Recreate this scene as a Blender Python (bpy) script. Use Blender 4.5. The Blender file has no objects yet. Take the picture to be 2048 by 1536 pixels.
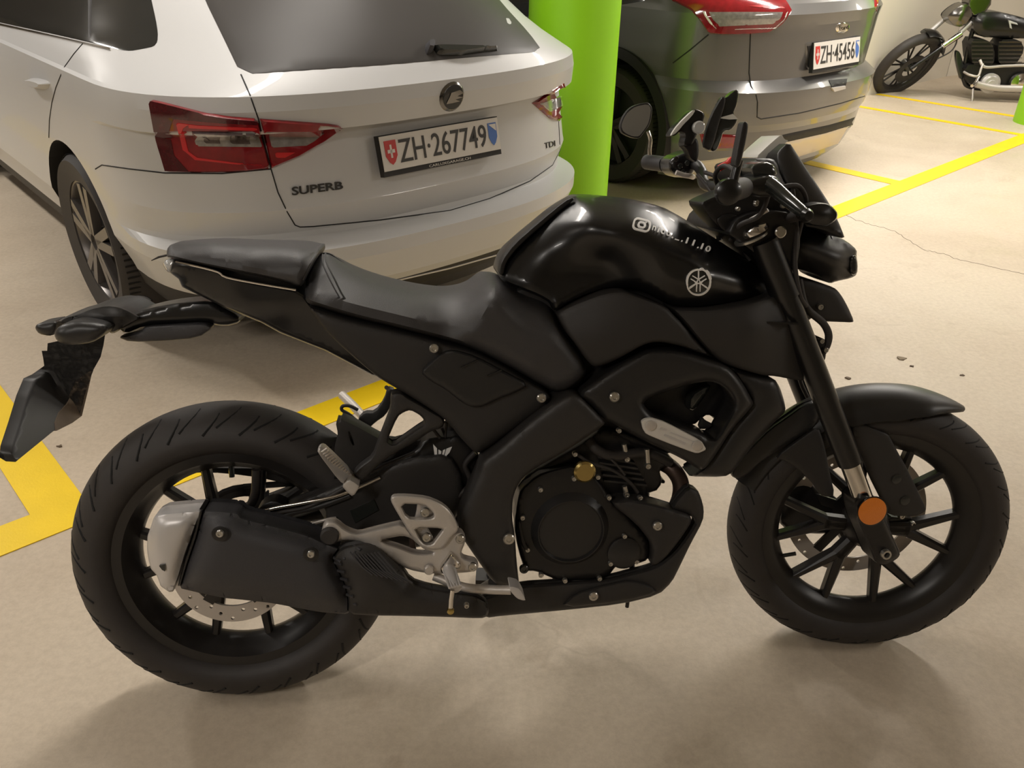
import bpy, bmesh, math, random
import numpy as np
from mathutils import Vector, Matrix
from mathutils.geometry import delaunay_2d_cdt
from mathutils.bvhtree import BVHTree
R = math.radians
S = bpy.context.scene
COL = S.collection

# ------------------------------------------------------------------ camera
F_PX, PITCH, ROLL, CAM_H = 1659.0, R(29.7046), R(1.1748), 1.4339
_c, _s = math.cos(PITCH), math.sin(PITCH)
FW = Vector((0, _c, -_s)); _r = Vector((1, 0, 0)); _u = Vector((0, _s, _c))
RT = _r * math.cos(ROLL) + _u * math.sin(ROLL)
UP = _u * math.cos(ROLL) - _r * math.sin(ROLL)
CAM = Vector((0, 0, CAM_H))
cd = bpy.data.cameras.new('camera'); cam = bpy.data.objects.new('camera', cd); COL.objects.link(cam)
cd.sensor_width = 36; cd.lens = F_PX / 2048 * 36; cd.clip_start = 0.05; cd.clip_end = 60
_m = Matrix((RT, UP, -FW)).transposed().to_4x4(); _m.translation = CAM
cam.matrix_world = _m
S.camera = cam

# ------------------------------------------------------------------ world, exposure, lamps
S.view_settings.view_transform = 'Standard'; S.view_settings.look = 'None'
S.view_settings.gamma = 1; S.view_settings.use_curve_mapping = False
S.view_settings.exposure = 0.95
W = bpy.data.worlds.new('world'); S.world = W; W.use_nodes = True
W.node_tree.nodes['Background'].inputs[0].default_value = (1.0, 0.86, 0.72, 1)
W.node_tree.nodes['Background'].inputs[1].default_value = 0.06
GY = R(42.93)                                     # direction of the long yellow line
DL = Vector((math.cos(GY), math.sin(GY), 0))      # along the long line
DN = Vector((-math.sin(GY), math.cos(GY), 0))     # into the bays
CEIL = 2.55
# ceiling tube lamps: (x, y, angle, length, watts)
LAMPS = [(-4.0, 3.9, GY + R(90), 1.5, 30), (2.1, 4.7, GY + R(90), 1.5, 44), (4.5, 4.7, GY, 1.5, 15),
         (-1.6, -0.9, GY, 1.5, 15), (4.4, 1.2, GY, 1.5, 22), (3.4, 7.2, GY + R(90), 1.5, 22), (6.0, 7.4, GY, 1.5, 16),  # first entry here is a fill lamp added unseen behind the viewer
         (-3.9, 0.6, GY, 1.5, 16), (-.7, 2.7, GY, 1.5, 15)]

# ------------------------------------------------------------------ materials
def new_mat(name):
    m = bpy.data.materials.new(name); m.use_nodes = True
    nt = m.node_tree; b = nt.nodes['Principled BSDF']
    return m, nt, b
def mat(name, col, rough=.5, metal=0., coat=0., emit=0., bump=0., bscale=200., var=0., vscale=8., alpha=1., trans=0., spec=.5):
    m, nt, b = new_mat(name)
    b.inputs['Base Color'].default_value = (*col, 1); b.inputs['Roughness'].default_value = rough
    b.inputs['Metallic'].default_value = metal; b.inputs['Coat Weight'].default_value = coat
    b.inputs['Coat Roughness'].default_value = .04
    b.inputs['Specular IOR Level'].default_value = spec
    b.inputs['Transmission Weight'].default_value = trans
    if emit: b.inputs['Emission Color'].default_value = (*col, 1); b.inputs['Emission Strength'].default_value = emit
    tc = nt.nodes.new('ShaderNodeTexCoord')
    if var:
        n = nt.nodes.new('ShaderNodeTexNoise'); n.inputs['Scale'].default_value = vscale; n.inputs['Detail'].default_value = 5
        nt.links.new(tc.outputs['Object'], n.inputs['Vector'])
        mx = nt.nodes.new('ShaderNodeMix'); mx.data_type = 'RGBA'
        mx.inputs[6].default_value = (*[c * (1 - var) for c in col], 1); mx.inputs[7].default_value = (*[min(1, c * (1 + var)) for c in col], 1)
        nt.links.new(n.outputs['Fac'], mx.inputs[0]); nt.links.new(mx.outputs[2], b.inputs['Base Color'])
    if bump:
        n = nt.nodes.new('ShaderNodeTexNoise'); n.inputs['Scale'].default_value = bscale; n.inputs['Detail'].default_value = 3
        nt.links.new(tc.outputs['Object'], n.inputs['Vector'])
        bp = nt.nodes.new('ShaderNodeBump'); bp.inputs['Strength'].default_value = bump; bp.inputs['Distance'].default_value = .002
        nt.links.new(n.outputs['Fac'], bp.inputs['Height']); nt.links.new(bp.outputs[0], b.inputs['Normal'])
    return m
M = {}
M['gloss_black'] = mat('gloss_black_paint', (.006, .0058, .006), .3, coat=.2)
M['satin_black'] = mat('satin_black_plastic', (.018, .017, .0165), .42, bump=.05, bscale=600)
M['matte_black'] = mat('matte_black_plastic', (.024, .0215, .020), .58, bump=.08, bscale=500)
M['frame_black'] = mat('frame_powder_coat', (.027, .0245, .023), .5, bump=.15, bscale=700)
M['deep_black'] = mat('engine_black_metal', (.010, .009, .009), .38, bump=.1, bscale=120)
M['cover_black'] = mat('clutch_cover_black', (.020, .019, .019), .32)
M['vinyl'] = mat('seat_vinyl', (.042, .040, .041), .46, bump=.25, bscale=900)
M['vinyl2'] = mat('seat_top_vinyl', (.030, .031, .030), .55, bump=.3, bscale=900)
M['rubber'] = mat('tyre_rubber', (.032, .0275, .0255), .62, bump=.12, bscale=300, var=.2, vscale=30)
M['groove'] = mat('tread_groove', (.004, .004, .004), .8)
M['rim'] = mat('black_rim_paint', (.015, .013, .012), .36)
M['silencer'] = mat('silencer_grey_black', (.040, .039, .043), .5, bump=.3, bscale=900)
M['alu'] = mat('cast_aluminium', (.60, .56, .52), .42, metal=.45, bump=.1, bscale=400)
M['alu_sat'] = mat('satin_silver_cap', (.62, .60, .59), .42, metal=.4)
M['chrome'] = mat('bright_chrome', (.75, .72, .68), .12, metal=1.)
M['steel'] = mat('steel_disc', (.52, .47, .42), .45, metal=.35)
M['bolt'] = mat('bolt_head_steel', (.52, .50, .46), .28, metal=.9)
M['brass'] = mat('brass_cap', (.55, .42, .16), .25, metal=1.)
M['orange'] = mat('amber_reflector', (.85, .24, .02), .3, coat=.5, bump=.5, bscale=500)
M['red'] = mat('red_plastic', (.75, .06, .05), .4)
M['dark_chrome'] = mat('dark_chrome', (.22, .21, .20), .2, metal=1.)
M['white'] = mat('white_sticker', (.95, .94, .92), .5)
M['glass_grey'] = mat('display_glass', (.75, .74, .68), .35, coat=.3)
M['mirror'] = mat('mirror_glass', (.30, .29, .26), .2, metal=.2)
M['dirt'] = mat('muddy_plate_back', (.16, .12, .085), .7, var=.75, vscale=16)
M['pipe'] = mat('heat_stained_pipe', (.075, .05, .04), .42, metal=.6, var=.3, vscale=20)
M['lens'] = mat('clear_lamp_lens', (.55, .56, .55), .12, coat=1)
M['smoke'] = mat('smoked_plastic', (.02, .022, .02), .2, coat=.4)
M['car_paint'] = mat('warm_grey_white_paint', (.56, .562, .562), .42, coat=.25)
M['car_dark'] = mat('panel_gap_black', (.008, .008, .008), .7)
M['car_glass'] = mat('tinted_car_glass', (.022, .023, .022), .14, coat=.6, bump=0)
M['car_glass2'] = mat('rear_window_glass', (.062, .058, .055), .38, coat=0, spec=.15)
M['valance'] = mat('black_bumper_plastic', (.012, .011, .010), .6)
M['tl_red'] = mat('red_lamp_glass', (.22, .008, .012), .12, coat=1., var=.45, vscale=30)
M['tl_maroon'] = mat('maroon_lamp_glass', (.075, .006, .010), .12, coat=1., var=.5, vscale=40)
M['tl_bright'] = mat('bright_red_light_guide', (.60, .02, .025), .25, coat=1.)
M['tl_clear'] = mat('clear_lamp_glass', (.40, .38, .36), .1, metal=.5, coat=1., var=.5, vscale=60)
M['tl_dark'] = mat('dark_lamp_cell', (.13, .10, .095), .15, metal=.5, coat=1., var=.5, vscale=50)
M['plate'] = mat('number_plate_white', (.66, .63, .58), .4)
M['ink'] = mat('plate_characters_black', (.035, .033, .030), .5)
M['shield_red'] = mat('shield_red', (.50, .035, .03), .4)
M['shield_blue'] = mat('shield_blue', (.07, .16, .45), .4)
M['suv_paint'] = mat('grey_metallic_paint', (.135, .131, .126), .3, metal=.4, coat=.8)
M['skid'] = mat('silver_skid_plate', (.62, .54, .42), .38, metal=.3)
M['tyre2'] = mat('car_tyre_rubber', (.045, .040, .038), .7)
M['wheel_alloy'] = mat('car_alloy_wheel', (.17, .157, .15), .35, metal=.6)
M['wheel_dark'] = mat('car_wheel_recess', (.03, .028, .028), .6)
M['green'] = mat('bright_green_paint', (.27, .62, .008), .45, var=.04, vscale=3)
M['wall'] = mat('cream_painted_wall', (.66, .61, .52), .8, bump=.2, bscale=60, var=.04, vscale=2)
M['ceiling'] = mat('ceiling_concrete', (.36, .34, .31), .9)
M['tube'] = mat('tube_lamp_diffuser', (1., .88, .74), .5, emit=9)
M['housing'] = mat('lamp_housing_white', (.7, .7, .68), .5)

def floor_mat():
    m, nt, b = new_mat('sealed_concrete_floor'); N = nt.nodes; L = nt.links
    tc = N.new('ShaderNodeTexCoord')
    def noise(scale, detail=6, rough=.6, dist=0.):
        n = N.new('ShaderNodeTexNoise'); n.inputs['Scale'].default_value = scale; n.inputs['Detail'].default_value = detail
        n.inputs['Roughness'].default_value = rough; n.inputs['Distortion'].default_value = dist
        L.new(tc.outputs['Object'], n.inputs['Vector']); return n
    def ramp(src, stops):
        r = N.new('ShaderNodeValToRGB'); L.new(src, r.inputs[0]); e = r.color_ramp.elements
        e[0].position, e[0].color = stops[0][0], (*stops[0][1], 1); e[1].position, e[1].color = stops[-1][0], (*stops[-1][1], 1)
        for p, c in stops[1:-1]:
            k = e.new(p); k.color = (*c, 1)
        return r
    def mixc(fac, a, bb, mode='MIX'):
        x = N.new('ShaderNodeMix'); x.data_type = 'RGBA'; x.blend_type = mode
        if isinstance(fac, float): x.inputs[0].default_value = fac
        else: L.new(fac, x.inputs[0])
        for i, v in ((6, a), (7, bb)):
            if isinstance(v, tuple): x.inputs[i].default_value = (*v, 1)
            else: L.new(v, x.inputs[i])
        return x.outputs[2]
    big = ramp(noise(.9, 5, .55, .6).outputs['Fac'], [(.3, (.50, .415, .315)), (.55, (.585, .50, .39)), (.75, (.63, .55, .44))])
    fine = ramp(noise(55, 8, .75).outputs['Fac'], [(.3, (.86, .85, .84)), (.6, (1.03, 1.03, 1.03))])
    col = mixc(1., big.outputs[0], fine.outputs[0], 'MULTIPLY')
    st = ramp(noise(3.2, 8, .7, 1.5).outputs['Fac'], [(.58, (0, 0, 0)), (.72, (.45, .45, .45))])
    col = mixc(st.outputs[0], col, (.36, .28, .20))
    # hairline cracks: edges of a distorted voronoi
    wn = noise(1.6, 4, .6)
    vm = N.new('ShaderNodeVectorMath'); vm.operation = 'ADD'
    sc = N.new('ShaderNodeVectorMath'); sc.operation = 'SCALE'; sc.inputs['Scale'].default_value = .55
    L.new(wn.outputs['Color'], sc.inputs[0]); L.new(tc.outputs['Object'], vm.inputs[0]); L.new(sc.outputs[0], vm.inputs[1])
    vo = N.new('ShaderNodeTexVoronoi'); vo.feature = 'DISTANCE_TO_EDGE'; vo.inputs['Scale'].default_value = .42
    L.new(vm.outputs[0], vo.inputs['Vector'])
    cr = ramp(vo.outputs['Distance'], [(0., (1, 1, 1)), (.0022, (0, 0, 0))])
    cm = ramp(noise(1.1, 2).outputs['Fac'], [(.47, (0, 0, 0)), (.6, (.16, .16, .16))])
    k = N.new('ShaderNodeMath'); k.operation = 'MULTIPLY'; L.new(cr.outputs[0], k.inputs[0]); L.new(cm.outputs[0], k.inputs[1])
    col = mixc(k.outputs[0], col, (.22, .17, .12))
    L.new(col, b.inputs['Base Color'])
    rr = ramp(noise(6, 5).outputs['Fac'], [(.3, (.42, .42, .42)), (.7, (.62, .62, .62))]); L.new(rr.outputs[0], b.inputs['Roughness'])
    b.inputs['Specular IOR Level'].default_value = .35
    bp = N.new('ShaderNodeBump'); bp.inputs['Strength'].default_value = .12; bp.inputs['Distance'].default_value = .003
    L.new(noise(120, 6, .7).outputs['Fac'], bp.inputs['Height']); L.new(bp.outputs[0], b.inputs['Normal'])
    return m
M['floor'] = floor_mat()
M['yellow'] = mat('yellow_line_paint', (.90, .62, .006), .5, var=.10, vscale=9, bump=.15, bscale=150)

# ------------------------------------------------------------------ frames: a thing's own coordinates and the camera ray in them
class Frame:
    def __init__(self, Mx, T):
        self.M = Mx; self.T = Vector(T); self.Mi = Mx.transposed()
        self.o = self.Mi @ (CAM - self.T)
    def mw(self):
        m = self.M.to_4x4(); m.translation = self.T; return m
    def d(self, px, py):
        return self.Mi @ (FW + RT * ((px - 1024) / F_PX) - UP * ((py - 768) / F_PX))
    def at(self, px, py, v, ax=1):
        d = self.d(px, py); t = (v - self.o[ax]) / d[ax]
        return self.o + d * t
    def pix(self, P):
        q = self.M @ Vector(P) + self.T - CAM
        z = q.dot(FW); return (1024 + F_PX * q.dot(RT) / z, 768 - F_PX * q.dot(UP) / z)
def rotz(a): return Matrix.Rotation(a, 3, 'Z')
BIKE = Frame(rotz(R(6.7723)) @ Matrix.Rotation(-R(14.1322), 3, 'X'), (-.53338, 1.20132, 0))
STEER, RAKE = R(-9.474), R(25.8)
_k = Vector((-math.sin(R(25)), 0, math.cos(R(25)))); _n = Vector((math.cos(R(25)), 0, math.sin(R(25))))
_W = Vector((1.325, 0, .296)); _A = _W - _n * .035
SR = Matrix.Rotation(STEER, 3, _k)
FRONT = Frame(BIKE.M @ SR, BIKE.M @ (SR @ (_W - _A) + _A) + BIKE.T)     # front wheel's own frame, origin at the axle
SUP = Frame(rotz(2.301), (-.248, 2.804, 0))
SUV = Frame(rotz(2.303), (1.77, 4.99, 0))
FLOOR = Frame(Matrix.Identity(3), (0, 0, 0))

# ------------------------------------------------------------------ objects
def tag(o, label=None, cat=None, group=None, kind=None):
    if label: o['label'] = label
    if cat: o['category'] = cat
    if group: o['group'] = group
    if kind: o['kind'] = kind
    return o
def empty(name, frame, label=None, cat=None, group=None):
    o = bpy.data.objects.new(name, None); COL.objects.link(o); o.matrix_world = frame.mw(); o.empty_display_size = .1
    return tag(o, label, cat, group)
def mk(name, verts, faces, m, parent=None, smooth=35, recalc=True, label=None, loc=None):
    me = bpy.data.meshes.new(name)
    me.from_pydata([tuple(v) for v in verts], [], [tuple(f) for f in faces]); me.update()
    if recalc or True:
        bm = bmesh.new(); bm.from_mesh(me)
        bmesh.ops.remove_doubles(bm, verts=bm.verts, dist=1e-6)
        if recalc: bmesh.ops.recalc_face_normals(bm, faces=bm.faces)
        bm.to_mesh(me); bm.free()
    if smooth:
        me.polygons.foreach_set('use_smooth', [True] * len(me.polygons)); me.set_sharp_from_angle(angle=R(smooth))
    for x in (m if isinstance(m, (list, tuple)) else [m]): me.materials.append(x)
    o = bpy.data.objects.new(name, me); COL.objects.link(o)
    if parent: o.parent = parent
    if label: o['label'] = label
    return o
class MB:
    """collects pieces of ONE part"""
    def __init__(self): self.v = []; self.f = []
    def add(self, v, f):
        b = len(self.v); self.v += [tuple(x) for x in v]; self.f += [tuple(i + b for i in q) for q in f]; return self
    def box(self, c, s, rot=None):
        rot = rot or Matrix.Identity(3); c = Vector(c)
        v = [c + rot @ Vector((sx * s[0] / 2, sy * s[1] / 2, sz * s[2] / 2)) for sx in (-1, 1) for sy in (-1, 1) for sz in (-1, 1)]
        return self.add(v, [(0, 1, 3, 2), (4, 6, 7, 5), (0, 4, 5, 1), (2, 3, 7, 6), (0, 2, 6, 4), (1, 5, 7, 3)])
    def tube(self, pts, r, seg=12, caps=True, rs=None):
        pts = [Vector(p) for p in pts]; n = len(pts); rings = []
        t0 = (pts[1] - pts[0]).normalized()
        a = t0.orthogonal().normalized()
        for i, p in enumerate(pts):
            t = (pts[min(i + 1, n - 1)] - pts[max(i - 1, 0)]).normalized()
            a = (a - t * a.dot(t)).normalized(); b = t.cross(a)
            rr = rs[i] if rs else r
            rings.append([p + (a * math.cos(2 * math.pi * k / seg) + b * math.sin(2 * math.pi * k / seg)) * rr for k in range(seg)])
        v = [q for g in rings for q in g]; f = []
        for i in range(n - 1):
            for k in range(seg):
                k2 = (k + 1) % seg; f.append((i * seg + k, i * seg + k2, (i + 1) * seg + k2, (i + 1) * seg + k))
        if caps: f.append(tuple(range(seg))[::-1]); f.append(tuple((n - 1) * seg + k for k in range(seg)))
        return self.add(v, f)
    def lathe(self, prof, axis='Y', seg=64, c=(0, 0, 0), rot=None, a0=0, a1=2 * math.pi, closed=False):
        """prof: list of (radius, axial)"""
        full = abs(a1 - a0 - 2 * math.pi) < 1e-6; n = len(prof); v = []; f = []; c = Vector(c)
        na = seg if full else seg + 1
        for i in range(na):
            a = a0 + (a1 - a0) * i / seg
            for r_, h_ in prof:
                if axis == 'Y': p = Vector((r_ * math.cos(a), h_, r_ * math.sin(a)))
                else: p = Vector((r_ * math.cos(a), r_ * math.sin(a), h_))
                if rot: p = rot @ p
                v.append(c + p)
        for i in range(seg):
            j = (i + 1) % na
            for k in range(n if closed else n - 1):
                k2 = (k + 1) % n; f.append((i * n + k, i * n + k2, j * n + k2, j * n + k))
        if not full and closed: f.append(tuple(range(n))); f.append(tuple(seg * n + k for k in range(n))[::-1])
        return self.add(v, f)
    def build(self, name, m, parent=None, smooth=35, label=None): return mk(name, self.v, self.f, m, parent, smooth, label=label)

def spline(pts, n=6):
    P = [Vector(p) for p in pts]; out = []
    for i in range(len(P) - 1):
        p0 = P[max(i - 1, 0)]; p1 = P[i]; p2 = P[i + 1]; p3 = P[min(i + 2, len(P) - 1)]
        for k in range(n):
            t = k / n; out.append(.5 * ((2 * p1) + (p2 - p0) * t + (2 * p0 - 5 * p1 + 4 * p2 - p3) * t * t + (3 * p1 - p0 - 3 * p2 + p3) * t ** 3))
    out.append(P[-1]); return out
def chaikin(P, n=1, q=.22):
    for _ in range(n):
        o = []
        for i in range(len(P)):
            a, b = P[i], P[(i + 1) % len(P)]
            o.append((a[0] * (1 - q) + b[0] * q, a[1] * (1 - q) + b[1] * q)); o.append((a[0] * q + b[0] * (1 - q), a[1] * q + b[1] * (1 - q)))
        P = o
    return P
def dens(P, step):
    o = []
    for i in range(len(P)):
        a, b = P[i], P[(i + 1) % len(P)]; L = math.hypot(b[0] - a[0], b[1] - a[1]); n = max(1, int(math.ceil(L / step)))
        for k in range(n): o.append((a[0] + (b[0] - a[0]) * k / n, a[1] + (b[1] - a[1]) * k / n))
    return o
def inside(P, X, Y):
    P = np.array(P); c = np.zeros(X.shape, bool); j = len(P) - 1
    for i in range(len(P)):
        xi, yi = P[i]; xj, yj = P[j]
        if yi != yj:
            c ^= ((yi > Y) != (yj > Y)) & (X < (xj - xi) * (Y - yi) / (yj - yi) + xi)
        j = i
    return c
def bdist(P, X, Y):
    d = np.full(X.shape, 1e9)
    for i in range(len(P)):
        a = np.array(P[i]); b = np.array(P[(i + 1) % len(P)]); ab = b - a; L = max(ab @ ab, 1e-12)
        t = np.clip(((X - a[0]) * ab[0] + (Y - a[1]) * ab[1]) / L, 0, 1)
        d = np.minimum(d, np.hypot(X - a[0] - t * ab[0], Y - a[1] - t * ab[1]))
    return d
def trimesh(poly, holes=(), step=10., rings=(), bstep=None):
    """triangulates an outline (any 2-D units); returns verts, tris, boundary loops' edges, distance to the border"""
    bstep = bstep or step * .7
    loops = [dens(poly, bstep)] + [dens(h, bstep) for h in holes]
    X0, Y0 = np.min(np.array(poly), 0); X1, Y1 = np.max(np.array(poly), 0)
    gx, gy = np.meshgrid(np.arange(X0, X1, step), np.arange(Y0, Y1, step * .866)); gx = gx + (np.arange(gx.shape[0]) % 2)[:, None] * step / 2
    gx, gy = gx.ravel(), gy.ravel()
    rp = []
    for r_ in rings:
        for lp in loops:
            n = len(lp)
            for i in range(n):
                a, b = lp[i - 1], lp[(i + 1) % n]; tx, ty = b[0] - a[0], b[1] - a[1]; L = math.hypot(tx, ty) or 1
                for sg in (1, -1): rp.append((lp[i][0] - ty / L * r_ * sg, lp[i][1] + tx / L * r_ * sg))
    def filt(xs, ys, dmin):
        ok = inside(poly, xs, ys)
        for h in holes: ok &= ~inside(h, xs, ys)
        dd = bdist(loops[0], xs, ys)
        for lp in loops[1:]: dd = np.minimum(dd, bdist(lp, xs, ys))
        ok &= dd > dmin; return xs[ok], ys[ok]
    mr = max(rings) if rings else 0
    gx, gy = filt(gx, gy, max(step * .45, mr * 1.15))
    pts = [p for lp in loops for p in lp]; ed = []; b = 0
    for lp in loops:
        n = len(lp); ed += [(b + i, b + (i + 1) % n) for i in range(n)]; b += n
    if rp:
        for r_ in rings: pass
        rx, ry = filt(np.array([p[0] for p in rp]), np.array([p[1] for p in rp]), min(rings) * .85)
        pts += list(zip(rx, ry))
    pts += list(zip(gx, gy))
    v, e, f, *_ = delaunay_2d_cdt([Vector((float(a), float(b_))) for a, b_ in pts], ed, [], 0, 1e-5)
    V = np.array([[p[0], p[1]] for p in v]); T = [tuple(t) for t in f]
    cx = np.array([V[list(t)].mean(0) for t in T]); ok = inside(poly, cx[:, 0], cx[:, 1])
    for h in holes: ok &= ~inside(h, cx[:, 0], cx[:, 1])
    T = [t for t, k in zip(T, ok) if k]
    used = sorted({i for t in T for i in t}); mp = {u: i for i, u in enumerate(used)}
    V = V[used]; T = [tuple(mp[i] for i in t) for t in T]
    d = bdist(loops[0], V[:, 0], V[:, 1])
    for lp in loops[1:]: d = np.minimum(d, bdist(lp, V[:, 0], V[:, 1]))
    return V, T, d
def border(T):
    c = {}
    for t in T:
        for a, b in ((t[0], t[1]), (t[1], t[2]), (t[2], t[0])):
            c[(a, b)] = 1
    return [(a, b) for (a, b) in c if (b, a) not in c]
def qc(t): t = max(0., min(1., t)); return math.sqrt(max(0., 1 - (1 - t) ** 2))
def field(ctrl, lam=.02):
    """smooth thin-plate surface through (px, py, depth) points"""
    C_ = np.array(ctrl, float); X = C_[:, :2] / 100; n = len(X)
    def U(r): return np.where(r > 1e-9, r * r * np.log(np.maximum(r, 1e-9)), 0)
    K = U(np.hypot(X[:, None, 0] - X[None, :, 0], X[:, None, 1] - X[None, :, 1])) + lam * np.eye(n)
    P = np.c_[np.ones(n), X]; A = np.r_[np.c_[K, P], np.c_[P.T, np.zeros((3, 3))]]
    w = np.linalg.solve(A, np.r_[C_[:, 2], np.zeros(3)]); lo, hi = C_[:, 2].min(), C_[:, 2].max()
    def fn(x, y):
        x, y = x / 100, y / 100; v = float(U(np.hypot(X[:, 0] - x, X[:, 1] - y)) @ w[:n] + w[n] + w[n + 1] * x + w[n + 2] * y)
        return min(hi, max(lo, v))
    return fn
def solid(name, poly, y, back, m, parent, frame=BIKE, holes=(), bulge=0., R_=30., r=.004, rp=4., ch=1, step=10., ctrl=None, mirror=False, smooth=40, label=None, q=.22, th=None):
    """a body whose near face follows the traced outline at depth y (own or from ctrl points), with rounded edge, a real back at `back` or mirrored to the other side"""
    poly = chaikin(poly, ch, q) if ch else poly
    fy = field(ctrl) if ctrl else None
    rings = (rp * .3, rp) if rp else ()
    V, T, d = trimesh(poly, [chaikin(h, 1) for h in holes], step, rings)
    Y_ = np.array([fy(x_, y_) if fy else (y(x_, y_) if callable(y) else y) for x_, y_ in V], float)
    if bulge: Y_ = Y_ - bulge * np.array([qc(dd / R_) for dd in d])
    if bulge > .02 and not fy and len(T):        # relax the surface so it has no creases along its middle
        E_ = np.array([e for t in T for e in ((t[0], t[1]), (t[1], t[2]), (t[2], t[0]), (t[1], t[0]), (t[2], t[1]), (t[0], t[2]))])
        wt = 1 / np.maximum(np.hypot(*(V[E_[:, 0]] - V[E_[:, 1]]).T), .5) ** 2; cnt = np.bincount(E_[:, 0], wt, len(V)); fix = d < rp * 1.1 + 1e-3
        for _ in range(8):
            avg = np.bincount(E_[:, 0], wt * Y_[E_[:, 1]], len(V)) / np.maximum(cnt, 1e-9); Y_ = np.where(fix, Y_, Y_ * .4 + avg * .6)
    front = [frame.at(x_, y_, yy + (r * (1 - qc(dd / rp)) if r else 0)) for (x_, y_), dd, yy in zip(V, d, Y_)]
    n = len(front)
    bk = [Vector((p.x, -p.y, p.z)) if mirror else Vector((p.x, p.y + th if th else max(p.y + .001, back), p.z)) for p in front]
    F = [t for t in T] + [(t[0] + n, t[2] + n, t[1] + n) for t in T] + [(b, a, a + n, b + n) for a, b in border(T)]
    return mk(name, front + bk, F, m, parent, smooth, label=label)
def disc(name, px, py, y, rad, h, m, parent, frame=BIKE, seg=24, prof=None, label=None, tilt=None):
    c = frame.at(px, py, y); b = MB()
    prof = prof or [(0, -h), (rad * .8, -h), (rad, -h * .7), (rad, 0), (0, 0)]
    b.lathe(prof, 'Y', seg, c, tilt); return b.build(name, m, parent, label=label)
def bolt(px, py, y, parent, rad=.0055, h=.004, m=None, frame=BIKE):
    c = frame.at(px, py, y); b = MB()
    b.lathe([(0, -h * .55), (rad * .38, -h * .55), (rad * .45, -h), (rad * .8, -h), (rad, -h * .5), (rad, .004), (0, .004)], 'Y', 14, c)
    return b.build('bolt', m or M['bolt'], parent)
def ptube(name, pts, r, m, parent, frame=BIKE, n=6, seg=12, rs=None, label=None):
    """tube through (px, py, y) points"""
    P = [frame.at(*p) for p in pts]
    if n > 1: P = spline(P, n)
    if rs:
        k = len(P); rs = [rs[min(int(i / max(1, n)), len(rs) - 2)] * (1 - (i / max(1, n) % 1)) + rs[min(int(i / max(1, n)) + 1, len(rs) - 1)] * (i / max(1, n) % 1) for i in range(k)]
    return MB().tube(P, r, seg, rs=rs).build(name, m, parent, label=label)
def bvh_of(o):
    me = o.data; return BVHTree.FromPolygons([v.co for v in me.vertices], [tuple(p.vertices) for p in me.polygons])
def patch(name, poly, bvh, frame, m, parent, lift=.004, deep=.012, ch=1, step=14., holes=(), rp=3., label=None, q=.2, smooth=40):
    """a piece lying on a curved body: the outline is carried onto the body's surface and given thickness"""
    poly = chaikin(poly, ch, q) if ch else poly
    V, T, d = trimesh(poly, [chaikin(h, 1) for h in holes], step, (rp,) if rp else ())
    P = []; N = []
    for x_, y_ in V:
        h = bvh.ray_cast(frame.o, frame.d(x_, y_).normalized())
        P.append(h[0]); N.append(h[1])
    T = [t for t in T if all(P[i] is not None for i in t)]
    # drop triangles that jump across a silhouette
    def ok(t):
        a, b, c = (P[i] for i in t); k = max((a - b).length, (b - c).length, (c - a).length); return k < .30
    T = [t for t in T if ok(t)]
    used = sorted({i for t in T for i in t}); mp = {u: i for i, u in enumerate(used)}
    T = [tuple(mp[i] for i in t) for t in T]
    out = []; bk = []
    for i in used:
        n_ = N[i] if N[i].dot(frame.d(*V[i])) < 0 else -N[i]
        l = lift * (qc(d[i] / rp) if rp else 1); out.append(P[i] + n_ * (l + .0008)); bk.append(P[i] - n_ * deep)
    n = len(out)
    F = T + [(t[0] + n, t[2] + n, t[1] + n) for t in T] + [(b, a, a + n, b + n) for a, b in border(T)]
    return mk(name, out + bk, F, m, parent, smooth, label=label)
def seam(name, pl, bvh, frame, m, parent, r=.0022, sub=10, lift=0., closed=False):
    P = []
    for i in range(len(pl) - 1):
        a, b = pl[i], pl[i + 1]; n = max(1, int(math.hypot(b[0] - a[0], b[1] - a[1]) / sub))
        for k in range(n): P.append((a[0] + (b[0] - a[0]) * k / n, a[1] + (b[1] - a[1]) * k / n))
    P.append(pl[-1]); W_ = []
    for x_, y_ in P:
        h = bvh.ray_cast(frame.o, frame.d(x_, y_).normalized())
        if h[0] is not None:
            n_ = h[1] if h[1].dot(frame.d(x_, y_)) < 0 else -h[1]
            if not W_ or (h[0] - W_[-1]).length > .002: W_.append(h[0] + n_ * lift)
    if len(W_) < 2: return None
    return MB().tube(W_, r, 6).build(name, m, parent)
_font = {}
def text_tris(txt, bold=0., shear=0.):
    cu = bpy.data.curves.new('t', 'FONT'); cu.body = txt; cu.size = 1; cu.offset = bold; cu.shear = shear; cu.resolution_u = 4
    cu.align_x = 'LEFT'; o = bpy.data.objects.new('t', cu); COL.objects.link(o)
    dg = bpy.context.evaluated_depsgraph_get(); dg.update(); me = bpy.data.meshes.new_from_object(o.evaluated_get(dg))
    V = [v.co.copy() for v in me.vertices]; F_ = [tuple(p.vertices) for p in me.polygons]
    bpy.data.objects.remove(o); bpy.data.curves.remove(cu); bpy.data.meshes.remove(me)
    xs = [v.x for v in V]; ys = [v.y for v in V]; x0, x1, y0, y1 = min(xs), max(xs), min(ys), max(ys)
    return [((v.x - x0) / (x1 - x0), (v.y - y0) / (y1 - y0)) for v in V], F_
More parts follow.
